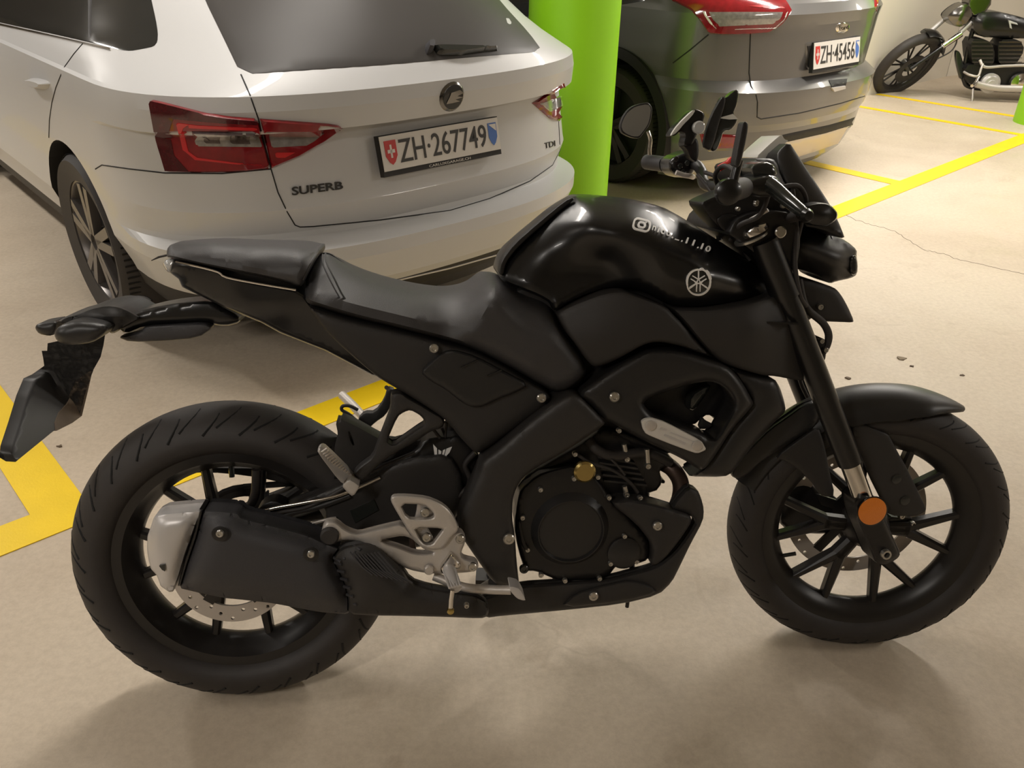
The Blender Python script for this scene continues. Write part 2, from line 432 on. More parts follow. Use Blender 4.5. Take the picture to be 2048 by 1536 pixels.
def letter(name, txt, fn, m, parent, th=.0012, bold=0., shear=0., label=None):
    """fn(u, v) -> (point, normal); raised lettering"""
    V, F_ = text_tris(txt, bold, shear); top = []; bot = []
    for u, v in V:
        p, n_ = fn(u, v); top.append(p + n_ * th); bot.append(p - n_ * .0006)
    n = len(top); c = {}
    for t in F_:
        for i in range(len(t)): c[(t[i], t[(i + 1) % len(t)])] = 1
    bd = [(a, b) for a, b in c if (b, a) not in c]
    return mk(name, top + bot, F_ + [tuple(i + n for i in reversed(t)) for t in F_] + [(b, a, a + n, b + n) for a, b in bd], m, parent, 0, recalc=True, label=label)
def quadmap(q, bvh, frame, lift=.001):
    """q: TL, TR, BR, BL pixels; maps u,v to the body's surface"""
    def fn(u, v):
        x_ = (q[3][0] * (1 - u) + q[2][0] * u) * (1 - v) + (q[0][0] * (1 - u) + q[1][0] * u) * v
        y_ = (q[3][1] * (1 - u) + q[2][1] * u) * (1 - v) + (q[0][1] * (1 - u) + q[1][1] * u) * v
        h = bvh.ray_cast(frame.o, frame.d(x_, y_).normalized())
        if h[0] is None: return frame.at(x_, y_, -.15), Vector((0, -1, 0))
        n_ = h[1] if h[1].dot(frame.d(x_, y_)) < 0 else -h[1]
        return h[0] + n_ * lift, n_
    return fn
def planemap(o, ux, uy):
    o, ux, uy = Vector(o), Vector(ux), Vector(uy); n_ = ux.cross(uy).normalized()
    return lambda u, v: (o + ux * u + uy * v, n_)
# ================================================================== the garage
def slab(name, pts, z0, z1, m, kind='structure', parent=None):
    n = len(pts); v = [(p[0], p[1], z0) for p in pts] + [(p[0], p[1], z1) for p in pts]
    f = [tuple(range(n))[::-1], tuple(range(n, 2 * n))] + [(i, (i + 1) % n, n + (i + 1) % n, n + i) for i in range(n)]
    o = mk(name, v, f, m, parent, 0); 
    if kind: o['kind'] = kind
    return o
slab('floor', [(-9, -5), (8, -5), (8, 12), (-9, 12)], -.05, 0, M['floor'])
slab('ceiling', [(-9, -5), (8, -5), (8, 12), (-9, 12)], CEIL, CEIL + .1, M['ceiling'])
slab('wall_left', [(-9.2, -5), (-9, -5), (-9, 12), (-9.2, 12)], 0, CEIL, M['wall'])
slab('wall_right', [(8, -5), (8.2, -5), (8.2, 12), (8, 12)], 0, CEIL, M['wall'])
slab('wall_front', [(-9, -5.2), (8, -5.2), (8, -5), (-9, -5)], 0, CEIL, M['wall'])
slab('wall_far', [(-9, 12), (8, 12), (8, 12.2), (-9, 12.2)], 0, CEIL, M['wall'])
def V2(p): return Vector((p[0], p[1], 0))
cor = V2(FLOOR.at(1892, 153, 0, 2))
a = cor - DL * 3.15
slab('wall_back', [a, cor, cor + DN * .2, a + DN * .2], 0, CEIL, M['wall'])
# the wall that turns the corner and runs on behind the chopper
slab('wall_side', [cor + DL * .02, cor + DL * 3.4 - DN * .95, cor + DL * 3.4 - DN * .75, cor + DL * .02 + DN * .2], 0, CEIL, M['wall'])

# yellow bay lines
L0 = Vector((-1.5, 1.43791, 0))
def along(px, py): q = FLOOR.at(px, py, 0, 2) - L0; return q.dot(DL), q.dot(DN)
lo, hi = along(52, 1093)[1], along(0, 1054)[1]
def strip(name, s0, s1, t0, t1, label):
    P = [L0 + DL * s + DN * t for s, t in ((s0, t0), (s1, t0), (s1, t1), (s0, t1))]
    n = len(P); v = [(p.x, p.y, .0005) for p in P] + [(p.x, p.y, .003) for p in P]
    o = mk(name, v, [(3, 2, 1, 0), (4, 5, 6, 7)] + [(i, (i + 1) % 4, 4 + (i + 1) % 4, 4 + i) for i in range(4)], M['yellow'], None, 0)
    tag(o, label, 'painted line', 'yellow parking bay lines on the floor'); return o
w2 = (hi - lo)
strip('bay_line', -2.6, 9.5, lo, hi, 'long yellow floor line running behind the motorcycle from left edge to right edge')
sR = along(100, 905)[0]; sL = sR - w2 * 1.05
strip('bay_line', sL, sR, hi, 5.2, 'yellow floor line at the left edge, left of the white estate car')
s3 = along(1783, 367)[0]; w3 = w2
strip('bay_line', s3 - .02, s3 + .09, hi, 2.2, 'yellow floor line beside the right corner of the grey car, meeting the long line')
sm = (sR + s3) / 2
strip('bay_line', sm - .05, sm + .05, hi, 4.5, 'yellow floor line between the two parked cars beside the green column')
tmax = (cor - L0).dot(DN) - .03
for (pa, lab) in (((1850, 238), 'orange-yellow floor line crossing the bay in front of the chopper'), ((1860, 207), 'faint orange-yellow floor line nearest the chopper wheel')):
    s = along(*pa)[0]; strip('bay_line', s, s + .07, hi, tmax, lab)
fl_ = bpy.data.objects['floor']; rc = random.Random(3)
for pl in ([(1680, 422), (1705, 438), (1745, 450), (1790, 462), (1815, 480), (1850, 500), (1880, 506), (1920, 520), (1990, 535), (2060, 549)],):
    P = []
    for i in range(len(pl) - 1):
        for k in range(6):
            t = k / 6; q = FLOOR.at(pl[i][0] * (1 - t) + pl[i + 1][0] * t, pl[i][1] * (1 - t) + pl[i + 1][1] * t + rc.uniform(-1.6, 1.6), 0, 2); P.append((q.x, q.y, -.0003))
    MB().tube(P, .0016, 5).build('floor_crack', mat('crack', (.10, .075, .05), .9), fl_)
def mk_column(x, y, rad, label):
    b = MB(); b.lathe([(0, 0), (rad, 0), (rad, CEIL), (0, CEIL)], 'Z', 64, (x, y, 0))
    o = b.build('column', M['green'], None); tag(o, label, 'column'); return o
mk_column(.255, 4.20, .213, 'round bright green column standing between the white estate and the grey car')
pc = FLOOR.at(2036, 250, 0, 2); mk_column(pc.x + .245, pc.y + .08, .22, 'green column cut off by the right edge, in front of the chopper')
# small litter on the floor
for i, (px, py, l_, lab) in enumerate([(1802, 717, .022, 'largest dry leaf scrap on the floor above the front wheel'), (1824, 733, .010, 'tiny dark leaf crumb just below the largest leaf scrap'),
                                      (1924, 751, .010, 'tiny dark crumb on the floor near the right edge'), (1697, 757, .014, 'small dark sliver on the floor beside the fork tube'),
                                      (120, 893, .010, 'small dark spot of grit beside the number plate holder')]):
    q = FLOOR.at(px, py, 0, 2); rnd = random.Random(i); k = 9
    v = [(q.x, q.y, .004)] + [(q.x + l_ * math.cos(6.283 * j / k) * rnd.uniform(.5, 1.1), q.y + l_ * .7 * math.sin(6.283 * j / k) * rnd.uniform(.5, 1.1), .001 + rnd.uniform(0, .004)) for j in range(k)]
    v2 = [(p[0], p[1], .0003) for p in v]
    f = [(0, 1 + j, 1 + (j + 1) % k) for j in range(k)] + [(k + 1, k + 2 + (j + 1) % k, k + 2 + j) for j in range(k)] + [(1 + j, k + 2 + j, k + 2 + (j + 1) % k, 1 + (j + 1) % k) for j in range(k)]
    o = mk('leaf_scrap', v + v2, f, mat('dry_leaf_%d' % i, (.12, .085, .055) if i else (.22, .17, .11), .8)); tag(o, lab, 'leaf')

# ceiling lamps
LAB = ['left of the white estate', 'over the grey car', 'over the bay right of the grey car', 'behind the viewer on the left, added as unseen fill light', 'over the aisle far to the right of the motorcycle',
       'over the motorcycle bay beside the back wall', 'near the right wall', 'at the far left of the aisle', 'above the tailgate of the white estate']
for (x, y, a_, L_, w_), lb in zip(LAMPS, LAB):
    r_ = bpy.data.objects.new('tube_lamp', None); COL.objects.link(r_); r_.location = (x, y, CEIL); r_.rotation_euler = (0, 0, a_)
    tag(r_, 'white tube lamp on ceiling ' + lb, 'ceiling lamp', 'fluorescent ceiling lamps')
    MB().box((0, 0, -.02), (L_, .09, .04)).build('housing', M['housing'], r_, 0)
    MB().tube([(-L_ / 2 + .03, 0, -.06), (L_ / 2 - .03, 0, -.06)], .018, 12).build('tube', M['tube'], r_)
    ld = bpy.data.lights.new('lamp_light', 'AREA'); ld.shape = 'RECTANGLE'; ld.size = L_; ld.size_y = .12; ld.energy = w_; ld.color = (1, .945, .88)
    lo_ = bpy.data.objects.new('lamp_light', ld); COL.objects.link(lo_); lo_.parent = r_; lo_.location = (0, 0, -.085)

# ================================================================== cars
def car_body(name, prof, root, m, arches, arch_r, low=None, zlow=0, L_side=30):
    """prof rows: z, rear x, half width, corner depth, corner exponent, front x"""
    P = np.array(prof, float); zs = []
    for i in range(len(P) - 1):
        n = max(1, int(round((P[i + 1, 0] - P[i, 0]) / .03)))
        zs += list(np.linspace(P[i, 0], P[i + 1, 0], n, endpoint=False))
    zs.append(P[-1, 0]); rings = []
    for z in zs:
        xr, hw, D, n_, xf = [np.interp(z, P[:, 0], P[:, k]) for k in range(1, 6)]
        half = []
        K = 22
        for k in range(K + 1):
            th = (math.pi / 2) * k / K
            half.append((xr + D * (1 - math.cos(th) ** (2 / n_)), hw * math.sin(th) ** (2 / n_)))
        Df = .9
        for k in range(1, L_side): half.append((xr + D + (xf - Df - xr - D) * k / L_side, hw))
        for k in range(12):
            th = (math.pi / 2) * (1 - k / 11); half.append((xf - Df * (1 - math.cos(th - 0) ** (2 / 2.6)) if False else xf - Df + Df * math.cos(th) ** (2 / 2.6), hw * math.sin(th) ** (2 / 2.6)))
        full = half + [(x_, -y_) for x_, y_ in half[::-1][1:-1]]
        rings.append([(x_, y_, z) for x_, y_ in full])
    n = len(rings[0]); v = [p for r_ in rings for p in r_]; f = []
    for i in range(len(rings) - 1):
        for k in range(n): f.append((i * n + k, i * n + (k + 1) % n, (i + 1) * n + (k + 1) % n, (i + 1) * n + k))
    f.append(tuple(range(n))[::-1]); f.append(tuple((len(rings) - 1) * n + k for k in range(n)))
    o = mk(name, v, f, [m, M['car_dark']], root, 11)
    cb = MB()
    for ax in arches:
        for sg in (1, -1): cb.lathe([(0, .58 * sg), (arch_r, .58 * sg), (arch_r, 1.3 * sg), (0, 1.3 * sg)], 'Y', 56, (ax, 0, .325))
    cut = mk('cutter', cb.v, cb.f, M['car_dark'], root, 0)
    md = o.modifiers.new('b', 'BOOLEAN'); md.operation = 'DIFFERENCE'; md.object = cut; md.solver = 'EXACT'
    try: md.material_mode = 'TRANSFER'
    except Exception: pass
    dg = bpy.context.evaluated_depsgraph_get(); dg.update()
    me = bpy.data.meshes.new_from_object(o.evaluated_get(dg)); o.modifiers.clear(); o.data = me
    if low:
        me.materials.append(low); k = len(me.materials) - 1
        for p in me.polygons:
            if p.material_index == 0 and p.center.z < zlow: p.material_index = k
    me.set_sharp_from_angle(angle=R(11))
    cm = cut.data; bpy.data.objects.remove(cut); bpy.data.meshes.remove(cm)
    return o
def car_wheel(root, x, y, z, Rw, w, side, label=None, nsp=5, a_=.3, alloy='wheel_alloy'):
    """side +1: outer face towards +y"""
    t = MB(); h = w / 2
    t.lathe([(Rw * .70, -h * .85), (Rw * .93, -h), (Rw * .985, -h * .8), (Rw, -h * .45), (Rw, h * .45), (Rw * .985, h * .8), (Rw * .93, h), (Rw * .70, h * .85)], 'Y', 72, (x, y, z), closed=True)
    for k in range(4):                                   # tread ribs
        pass
    ty = t.build('tyre', M['tyre2'], root)
    g = MB()
    for k in range(90):
        a = 2 * math.pi * k / 90; 
        for sg in (-1, 1):
            c = Vector((x + Rw * .996 * math.cos(a), y + sg * h * .62, z + Rw * .996 * math.sin(a)))
            g.box(c, (.006, h * .42, .002), Matrix.Rotation(-a + math.pi / 2, 3, 'Y'))
    g.build('tread_grooves', M['car_dark'], ty, 0)
    rm = MB(); o_ = h * .80 * side
    rm.lathe([(Rw * .72, -h * .8 * side), (Rw * .66, -h * .7 * side), (Rw * .64, o_ * .7), (Rw * .68, o_), (Rw * .73, o_ * 1.03)], 'Y', 64, (x, y, z))
    for k in range(nsp):
        for dd in (-.16, .16):
            a = a_ + 2 * math.pi * k / nsp
            p0 = Vector((x + .03 * math.cos(a + dd), y + o_ * .82, z + .03 * math.sin(a + dd))); p1 = Vector((x + Rw * .67 * math.cos(a + dd), y + o_ * .95, z + Rw * .67 * math.sin(a + dd)))
            L_ = (p1 - p0).length; rm.box((p0 + p1) / 2, (L_, .03, .036), Matrix.Rotation(-(a + dd), 3, 'Y'))
    rm.lathe([(0, o_ * .95), (.035, o_ * .95), (.05, o_ * .85), (.05, o_ * .5), (0, o_ * .5)], 'Y', 24, (x, y, z))
    rim = rm.build('rim', M[alloy], ty)
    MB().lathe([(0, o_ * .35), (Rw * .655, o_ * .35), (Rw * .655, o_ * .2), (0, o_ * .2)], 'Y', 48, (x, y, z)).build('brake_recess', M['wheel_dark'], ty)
    return ty

# ---------------------------------------------------------------- white estate car
est = empty('estate_car', SUP, 'light warm-grey estate car parked rear-out behind the motorcycle, beside the green column', 'car')
body = car_body('body', [
    (.17, .20, .74, .50, 2.6, 4.45), (.20, .10, .80, .60, 2.6, 4.6), (.27, .02, .850, .66, 2.5, 4.68), (.36, -.045, .875, .62, 2.6, 4.7), (.455, -.075, .910, .62, 2.6, 4.72),
    (.500, -.075, .912, .62, 2.6, 4.72), (.518, .025, .912, .62, 2.6, 4.72), (.535, .030, .912, .62, 2.6, 4.72), (.618, .000, .914, .62, 2.6, 4.70), (.628, .004, .914, .62, 2.6, 4.70),
    (.80, .040, .918, .63, 2.6, 4.62), (.842, .044, .918, .63, 2.6, 4.5), (.856, -.030, .918, .63, 2.6, 4.45), (.92, -.040, .914, .63, 2.6, 4.1), (.962, -.034, .908, .63, 2.6, 3.7),
    (.970, -.028, .896, .63, 2.6, 3.65), (1.03, .012, .858, .78, 2.4, 3.35), (1.08, .06, .815, .80, 2.3, 3.2), (1.22, .21, .712, .80, 2.2, 2.8), (1.36, .37, .62, .75, 2.2, 2.3), (1.41, .43, .58, .7, 2.2, 2.1), (1.445, .52, .52, .6, 2.2, 1.9)],
    est, M['car_paint'], (1.0, 3.78), .375, M['valance'], .335)
BV = bvh_of(body)
patch('rear_window', [(398, -60), (395, -40), (410, 0), (445, 72), (482, 149), (600, 141), (780, 129), (915, 117), (1000, 110), (1085, 103), (1058, 66), (1003, 6), (960, -50)], BV, SUP, M['car_glass2'], est, lift=.001, step=22)
lt = patch('tail_lamp', [(301, 204), (306, 199), (328, 204), (410, 225), (455, 232), (515, 237), (541, 337), (500, 342), (444, 345), (385, 345), (334, 343), (315, 280)], BV, SUP, M['tl_red'], est, lift=.010, ch=1, q=.1, label='wide left outer tail lamp')
patch('light_guide', [(352, 240), (400, 246), (516, 251), (517, 262), (400, 258), (372, 256), (382, 300), (398, 312), (470, 322), (530, 328), (528, 334), (470, 331), (392, 322), (366, 300)], BV, SUP, M['tl_bright'], lt, lift=.0125, ch=0)
patch('reflector_cells', [(383, 262), (519, 267), (528, 296), (394, 294)], BV, SUP, M['tl_clear'], lt, lift=.0125, ch=0, step=10)
patch('dark_lamp_edge', [(306, 202), (328, 207), (410, 228), (455, 235), (514, 240), (514, 248), (440, 244), (350, 236), (342, 262), (352, 310), (380, 342), (334, 341), (316, 280), (303, 208)], BV, SUP, M['tl_maroon'], lt, lift=.0115, ch=0, rp=0)
for q in ([(402, 268), (440, 269), (446, 289), (410, 288)], [(453, 270), (498, 271), (505, 290), (461, 289)]): patch('lamp_cell', q, BV, SUP, M['tl_dark'], lt, lift=.0145, ch=0, step=8)
lt2 = patch('tail_lamp', [(519, 237), (615, 244), (655, 247), (676, 250), (687, 257), (649, 284), (598, 314), (543, 337)], BV, SUP, M['tl_red'], est, lift=.010, ch=0, label='left inner tail lamp on the tailgate')
patch('reflector_cells', [(533, 266), (570, 264), (640, 264), (655, 262), (628, 284), (612, 293), (541, 297)], BV, SUP, M['tl_clear'], lt2, lift=.0125, ch=0, step=10)
patch('light_guide', [(546, 302), (600, 302), (570, 318), (549, 318)], BV, SUP, M['tl_bright'], lt2, lift=.0125, ch=0, step=10)
lt3 = patch('tail_lamp', [(1063, 206), (1095, 186), (1128, 166), (1131, 190), (1131, 222), (1118, 243), (1100, 238)], BV, SUP, M['tl_red'], est, lift=.010, ch=0, label='right tail lamp beside the green column')
patch('reflector_cells', [(1070, 206), (1118, 190), (1127, 192), (1126, 212), (1102, 224), (1096, 228)], BV, SUP, M['tl_clear'], lt3, lift=.0125, ch=0, step=8)
# side glass
sg = patch('side_window', [(-40, 36), (-45, -60), (290, -60), (303, 0), (312, 40), (316, 66), (315, 84), (308, 93), (285, 98), (261, 102), (242, 100), (221, 95), (133, 74), (0, 45)], BV, SUP, M['car_glass'], est, lift=.001, step=18, label='dark side windows')
patch('window_pillar', [(177, -40), (186, -40), (185, 0), (184, 78), (176, 77), (176, 0)], BV, SUP, M['wheel_dark'], sg, lift=.004, ch=0)
patch('window_trim', [(-40, 40), (0, 47), (133, 77), (221, 97), (222, 101), (133, 80), (0, 51), (-40, 44)], BV, SUP, M['chrome'], sg, lift=.003, ch=0, rp=0)
for nm, pl in (('door_seam', [(167, 86), (148, 108), (130, 133), (122, 150), (112, 175), (104, 205), (99, 240), (98, 275)]),
               ('bumper_seam', [(191, 338), (204, 330), (260, 338), (330, 346), (444, 347), (541, 338)]),
               ('tailgate_seam', [(482, 149), (500, 190), (517, 238), (528, 285), (542, 338), (556, 385), (575, 425), (590, 450), (600, 454), (625, 453), (760, 440), (900, 421), (980, 397), (1060, 362), (1105, 330), (1120, 300), (1117, 243)])):
    seam(nm, pl, BV, SUP, M['car_dark'], est, .0022)
seam('bumper_chrome_strip', [(742, 570), (800, 559), (900, 536), (1000, 508)], BV, SUP, M['alu_sat'], est, .004)
hd = patch('door_handle', [(58, 160), (64, 156), (76, 156), (92, 160), (101, 166), (98, 176), (88, 180), (68, 176)], BV, SUP, M['car_paint'], est, lift=.028, step=6, rp=5)
# badge
bd = patch('round_badge', [(903 + 24 * math.cos(a) - 5 * math.sin(a), 193 + 30 * math.sin(a)) for a in np.linspace(0, 2 * math.pi, 24, endpoint=False)], BV, SUP, M['dark_chrome'], est, lift=.008, ch=0, step=8, rp=6)
patch('badge_face', [(903 + 19 * math.cos(a) - 4 * math.sin(a), 193 + 24 * math.sin(a)) for a in np.linspace(0, 2 * math.pi, 24, endpoint=False)], BV, SUP, M['gloss_black'], bd, lift=.0095, ch=0, step=8, rp=0)
patch('badge_wing', [(888, 206), (898, 186), (915, 180), (922, 184), (910, 190), (921, 192), (906, 197), (916, 200), (900, 204)], BV, SUP, M['dark_chrome'], bd, lift=.0115, ch=0, step=8, rp=0)
letter('model_lettering', 'SUPERB', quadmap([(583, 374), (684, 362), (686, 378), (584, 391)], BV, SUP), M['ink'], est, .003, bold=.02)
letter('engine_lettering', 'TDI', quadmap([(1088, 286), (1109, 281), (1110, 292), (1089, 297)], BV, SUP), M['ink'], est, .002)
wp = patch('rear_wiper', [(862, 92), (880, 90), (960, 92), (1048, 93), (1050, 98), (980, 104), (915, 113), (875, 112)], BV, SUP, M['smoke'], est, lift=.018, ch=1, rp=6)
patch('wiper_pivot', [(850, 88), (862, 84), (869, 92), (866, 104), (854, 112), (849, 100)], BV, SUP, M['silencer'], wp, lift=.026, rp=4)
def plate(root, c, tilt, w, h, txt, strip_txt=None):
    ct, st_ = math.cos(tilt), math.sin(tilt); ux = Vector((0, -w, 0)); uy = Vector((st_ * h, 0, ct * h)); c = Vector(c); o = c - ux / 2 - uy / 2; n_ = ux.cross(uy).normalized()
    b = MB(); e1, e2 = ux.normalized(), uy.normalized()
    def q(b, o0, a, c_, th): 
        v = [o0, o0 + a, o0 + a + c_, o0 + c_]; v += [p - n_ * th for p in v]
        b.add(v, [(0, 1, 2, 3), (7, 6, 5, 4), (0, 4, 5, 1), (1, 5, 6, 2), (2, 6, 7, 3), (3, 7, 4, 0)])
    q(b, o - e1 * .003 - e2 * .017 - n_ * .004, ux + e1 * .006, uy + e2 * .020, .022)
    fr = b.build('number_plate_holder', M['valance'], root, 0)
    b = MB(); q(b, o, ux, uy, .003); pl = b.build('number_plate', M['plate'], root, 0)
    def sub(u0, v0, du, dv): return planemap(o + ux * u0 + uy * v0 + n_ * .0006, ux * du, uy * dv)
    letter('characters', txt, sub(.135, .17, .745, .68), M['ink'], pl, .0012, bold=.004)
    def shield(u0, u1, m, nm):
        pts = [(u0, .86), (u1, .86), (u1, .42), ((u0 * .25 + u1 * .75), .24), ((u0 + u1) / 2, .16), (u0 * .75 + u1 * .25, .24), (u0, .42)]
        v = [o + ux * a + uy * b_ + n_ * .0016 for a, b_ in pts]; k = len(v); v += [p - n_ * .0015 for p in v]
        return mk(nm, v, [tuple(range(k)), tuple(range(k, 2 * k))[::-1]] + [(i, k + i, k + (i + 1) % k, (i + 1) % k) for i in range(k)], m, pl, 0)
    shield(.028, .118, M['shield_red'], 'red_shield')
    cr = MB(); q(cr, o + ux * .045 + uy * .50 + n_ * .0026, ux * .056, uy * .10, .001); q(cr, o + ux * .066 + uy * .36 + n_ * .0026, ux * .014, uy * .38, .001); cr.build('white_cross', M['plate'], pl, 0)
    shield(.902, .978, M['shield_blue'], 'blue_shield')
    v = [o + ux * a + uy * b_ + n_ * .0026 for a, b_ in ((.908, .82), (.972, .82), (.972, .60))]; v += [p - n_ * .0012 for p in v]
    mk('white_half', v, [(0, 1, 2), (5, 4, 3), (0, 3, 4, 1), (1, 4, 5, 2), (2, 5, 3, 0)], M['plate'], pl, 0)
    if strip_txt: letter('dealer_lettering', strip_txt, planemap(o + ux * .36 - e2 * .0135 + n_ * -.0035, ux * .36, uy * .075), M['plate'], fr, .0006)
    return pl
plate(est, (-.004, 0, .755), R(12.4), .488, .108, 'ZH\u00b7267749', 'CARLUXGARAGE.CH')
car_wheel(est, 1.0, .800, .325, .325, .22, 1, a_=.35)
car_wheel(est, 1.0, -.795, .325, .325, .22, -1); car_wheel(est, 3.78, .795, .325, .325, .22, 1); car_wheel(est, 3.78, -.795, .325, .325, .22, -1)

# ---------------------------------------------------------------- grey SUV
suv = empty('sport_utility_car', SUV, 'metallic grey sport utility car parked rear-out to the right of the green column', 'car')
sb = car_body('body', [
    (.085, .26, .74, .44, 2.6, 4.1), (.11, .12, .80, .5, 2.6, 4.2), (.17, .05, .85, .56, 2.5, 4.3), (.30, -.01, .875, .58, 2.5, 4.35), (.40, -.02, .885, .58, 2.5, 4.4), (.44, -.04, .89, .58, 2.5, 4.4),
    (.50, -.055, .89, .58, 2.5, 4.4), (.545, -.060, .89, .58, 2.5, 4.4), (.575, -.066, .89, .58, 2.5, 4.4), (.615, -.068, .89, .58, 2.5, 4.4), (.645, -.025, .885, .58, 2.5, 4.4), (.665, .010, .88, .58, 2.5, 4.35),
    (.80, .000, .888, .58, 2.5, 4.25), (.93, -.012, .89, .58, 2.5, 4.1), (.99, -.03, .885, .6, 2.5, 3.7), (1.04, .00, .87, .62, 2.5, 3.3), (1.08, .06, .85, .65, 2.4, 3.1), (1.50, .42, .69, .65, 2.3, 2.3), (1.58, .55, .6, .6, 2.3, 2.0)],
    suv, M['suv_paint'], (.86, 3.5), .40)
BW = bvh_of(sb)
t1 = patch('tail_lamp', [(1325, -40), (1341, 0), (1382, 20), (1400, 42), (1417, 67), (1450, 70), (1493, 69), (1537, 66), (1563, 50), (1584, 23), (1576, 8), (1560, -12), (1540, -40)], BW, SUV, M['tl_red'], suv, lift=.012, ch=1, q=.1, step=12, label='left tail lamp')
patch('light_guide', [(1402, 23), (1412, 23), (1436, 57), (1546, 51), (1563, 36), (1572, 22), (1578, 24), (1566, 42), (1549, 58), (1434, 62), (1418, 48)], BW, SUV, M['glass_grey'], t1, lift=.0145, ch=0, step=8)
patch('reflector_cells', [(1414, 24), (1568, 24), (1559, 38), (1544, 49), (1438, 55), (1424, 40)], BW, SUV, M['tl_clear'], t1, lift=.014, ch=0, step=9)
patch('light_guide', [(1470, 14), (1525, 10), (1568, 14), (1570, 22), (1530, 22)], BW, SUV, M['tl_bright'], t1, lift=.0145, ch=0, step=8)
patch('tail_lamp', [(1744, -40), (1760, -40), (1758, 0), (1753, 24), (1749, 14), (1748, -10)], BW, SUV, M['tl_red'], suv, lift=.010, ch=0, step=6)
for nm, pl in (('tailgate_seam', [(1502, 29), (1500, 90), (1498, 146), (1502, 173), (1512, 190), (1515, 205), (1514, 234), (1522, 238), (1600, 226), (1680, 207), (1739, 189)]),
               ('bumper_seam', [(1417, 69), (1380, 100), (1346, 126)])):
    seam(nm, pl, BW, SUV, M['car_dark'], suv, .0035)
patch('plate_recess', [(1610, 88), (1616, 84), (1718, 72), (1724, 80), (1722, 120), (1707, 136), (1622, 148), (1613, 135)], BW, SUV, M['suv_paint'], suv, lift=.004, ch=0, step=10, rp=4)
patch('plate_surround', [(1613, 92), (1716, 77), (1718, 124), (1620, 140)], BW, SUV, M['valance'], suv, lift=.006, ch=0, step=10, rp=0)
plate(suv, (-.022, 0, .776), R(10), .49, .135, 'ZH\u00b745456')
hh = patch('tailgate_handle', [(1657, 161), (1694, 158), (1689, 176), (1666, 183)], BW, SUV, M['valance'], suv, lift=.003, ch=0, step=6, rp=0)
patch('handle_lip', [(1661, 175), (1688, 171), (1688, 177), (1666, 183)], BW, SUV, M['alu_sat'], hh, lift=.010, ch=0, step=6, rp=0)
lb = patch('oval_badge', [(1685 + 14 * math.cos(a), 55 + 11 * math.sin(a) - 2 * math.cos(a)) for a in np.linspace(0, 2 * math.pi, 20, endpoint=False)], BW, SUV, M['chrome'], suv, lift=.008, ch=0, step=5, rp=3)
letter('badge_lettering', 'Ford', quadmap([(1676, 51), (1694, 49), (1694, 58), (1676, 60)], BW, SUV, .009), M['smoke'], lb, .002)
patch('bumper_grille', [(1563, 270), (1600, 262), (1657, 250), (1700, 238), (1736, 223), (1737, 230), (1726, 244), (1680, 262), (1640, 274), (1600, 284), (1572, 286)], BW, SUV, M['valance'], suv, lift=.004, ch=0, step=8)
patch('skid_plate', [(1300, 330), (1420, 320), (1508, 306), (1575, 281), (1650, 264), (1724, 241), (1737, 228), (1732, 250), (1721, 262), (1698, 279), (1640, 300), (1601, 312), (1560, 330), (1500, 345), (1400, 360), (1310, 370)], BW, SUV, M['skid'], suv, lift=.006, ch=0, step=12)
patch('bumper_reflector', [(1399, 268), (1440, 268), (1480, 270), (1478, 296), (1431, 297), (1405, 290)], BW, SUV, M['tl_red'], suv, lift=.006, ch=0, step=9, label='red bumper reflector')
patch('side_window', [(1060, -60), (1330, -60), (1300, 0), (1240, 10), (1150, 20), (1000, 40), (980, -60)], BW, SUV, M['car_glass'], suv, lift=.001, step=20)
car_wheel(suv, .86, .78, .335, .335, .22, 1, alloy='smoke'); car_wheel(suv, .86, -.78, .335, .335, .22, -1, alloy='smoke'); car_wheel(suv, 3.5, .78, .335, .335, .22, 1, alloy='smoke'); car_wheel(suv, 3.5, -.78, .335, .335, .22, -1, alloy='smoke')  # dark rim colour stands for the shade the wheels lie in
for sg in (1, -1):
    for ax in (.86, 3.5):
        b = MB(); b.lathe([(.398, .84 * sg), (.402, .905 * sg), (.455, .902 * sg), (.462, .84 * sg)], 'Y', 40, (ax, 0, .325), a0=R(-12), a1=R(192), closed=True); b.build('shaded_arch_cladding', M['valance'], suv, 40)  # arch moulding; its black also stands for the shade along the side
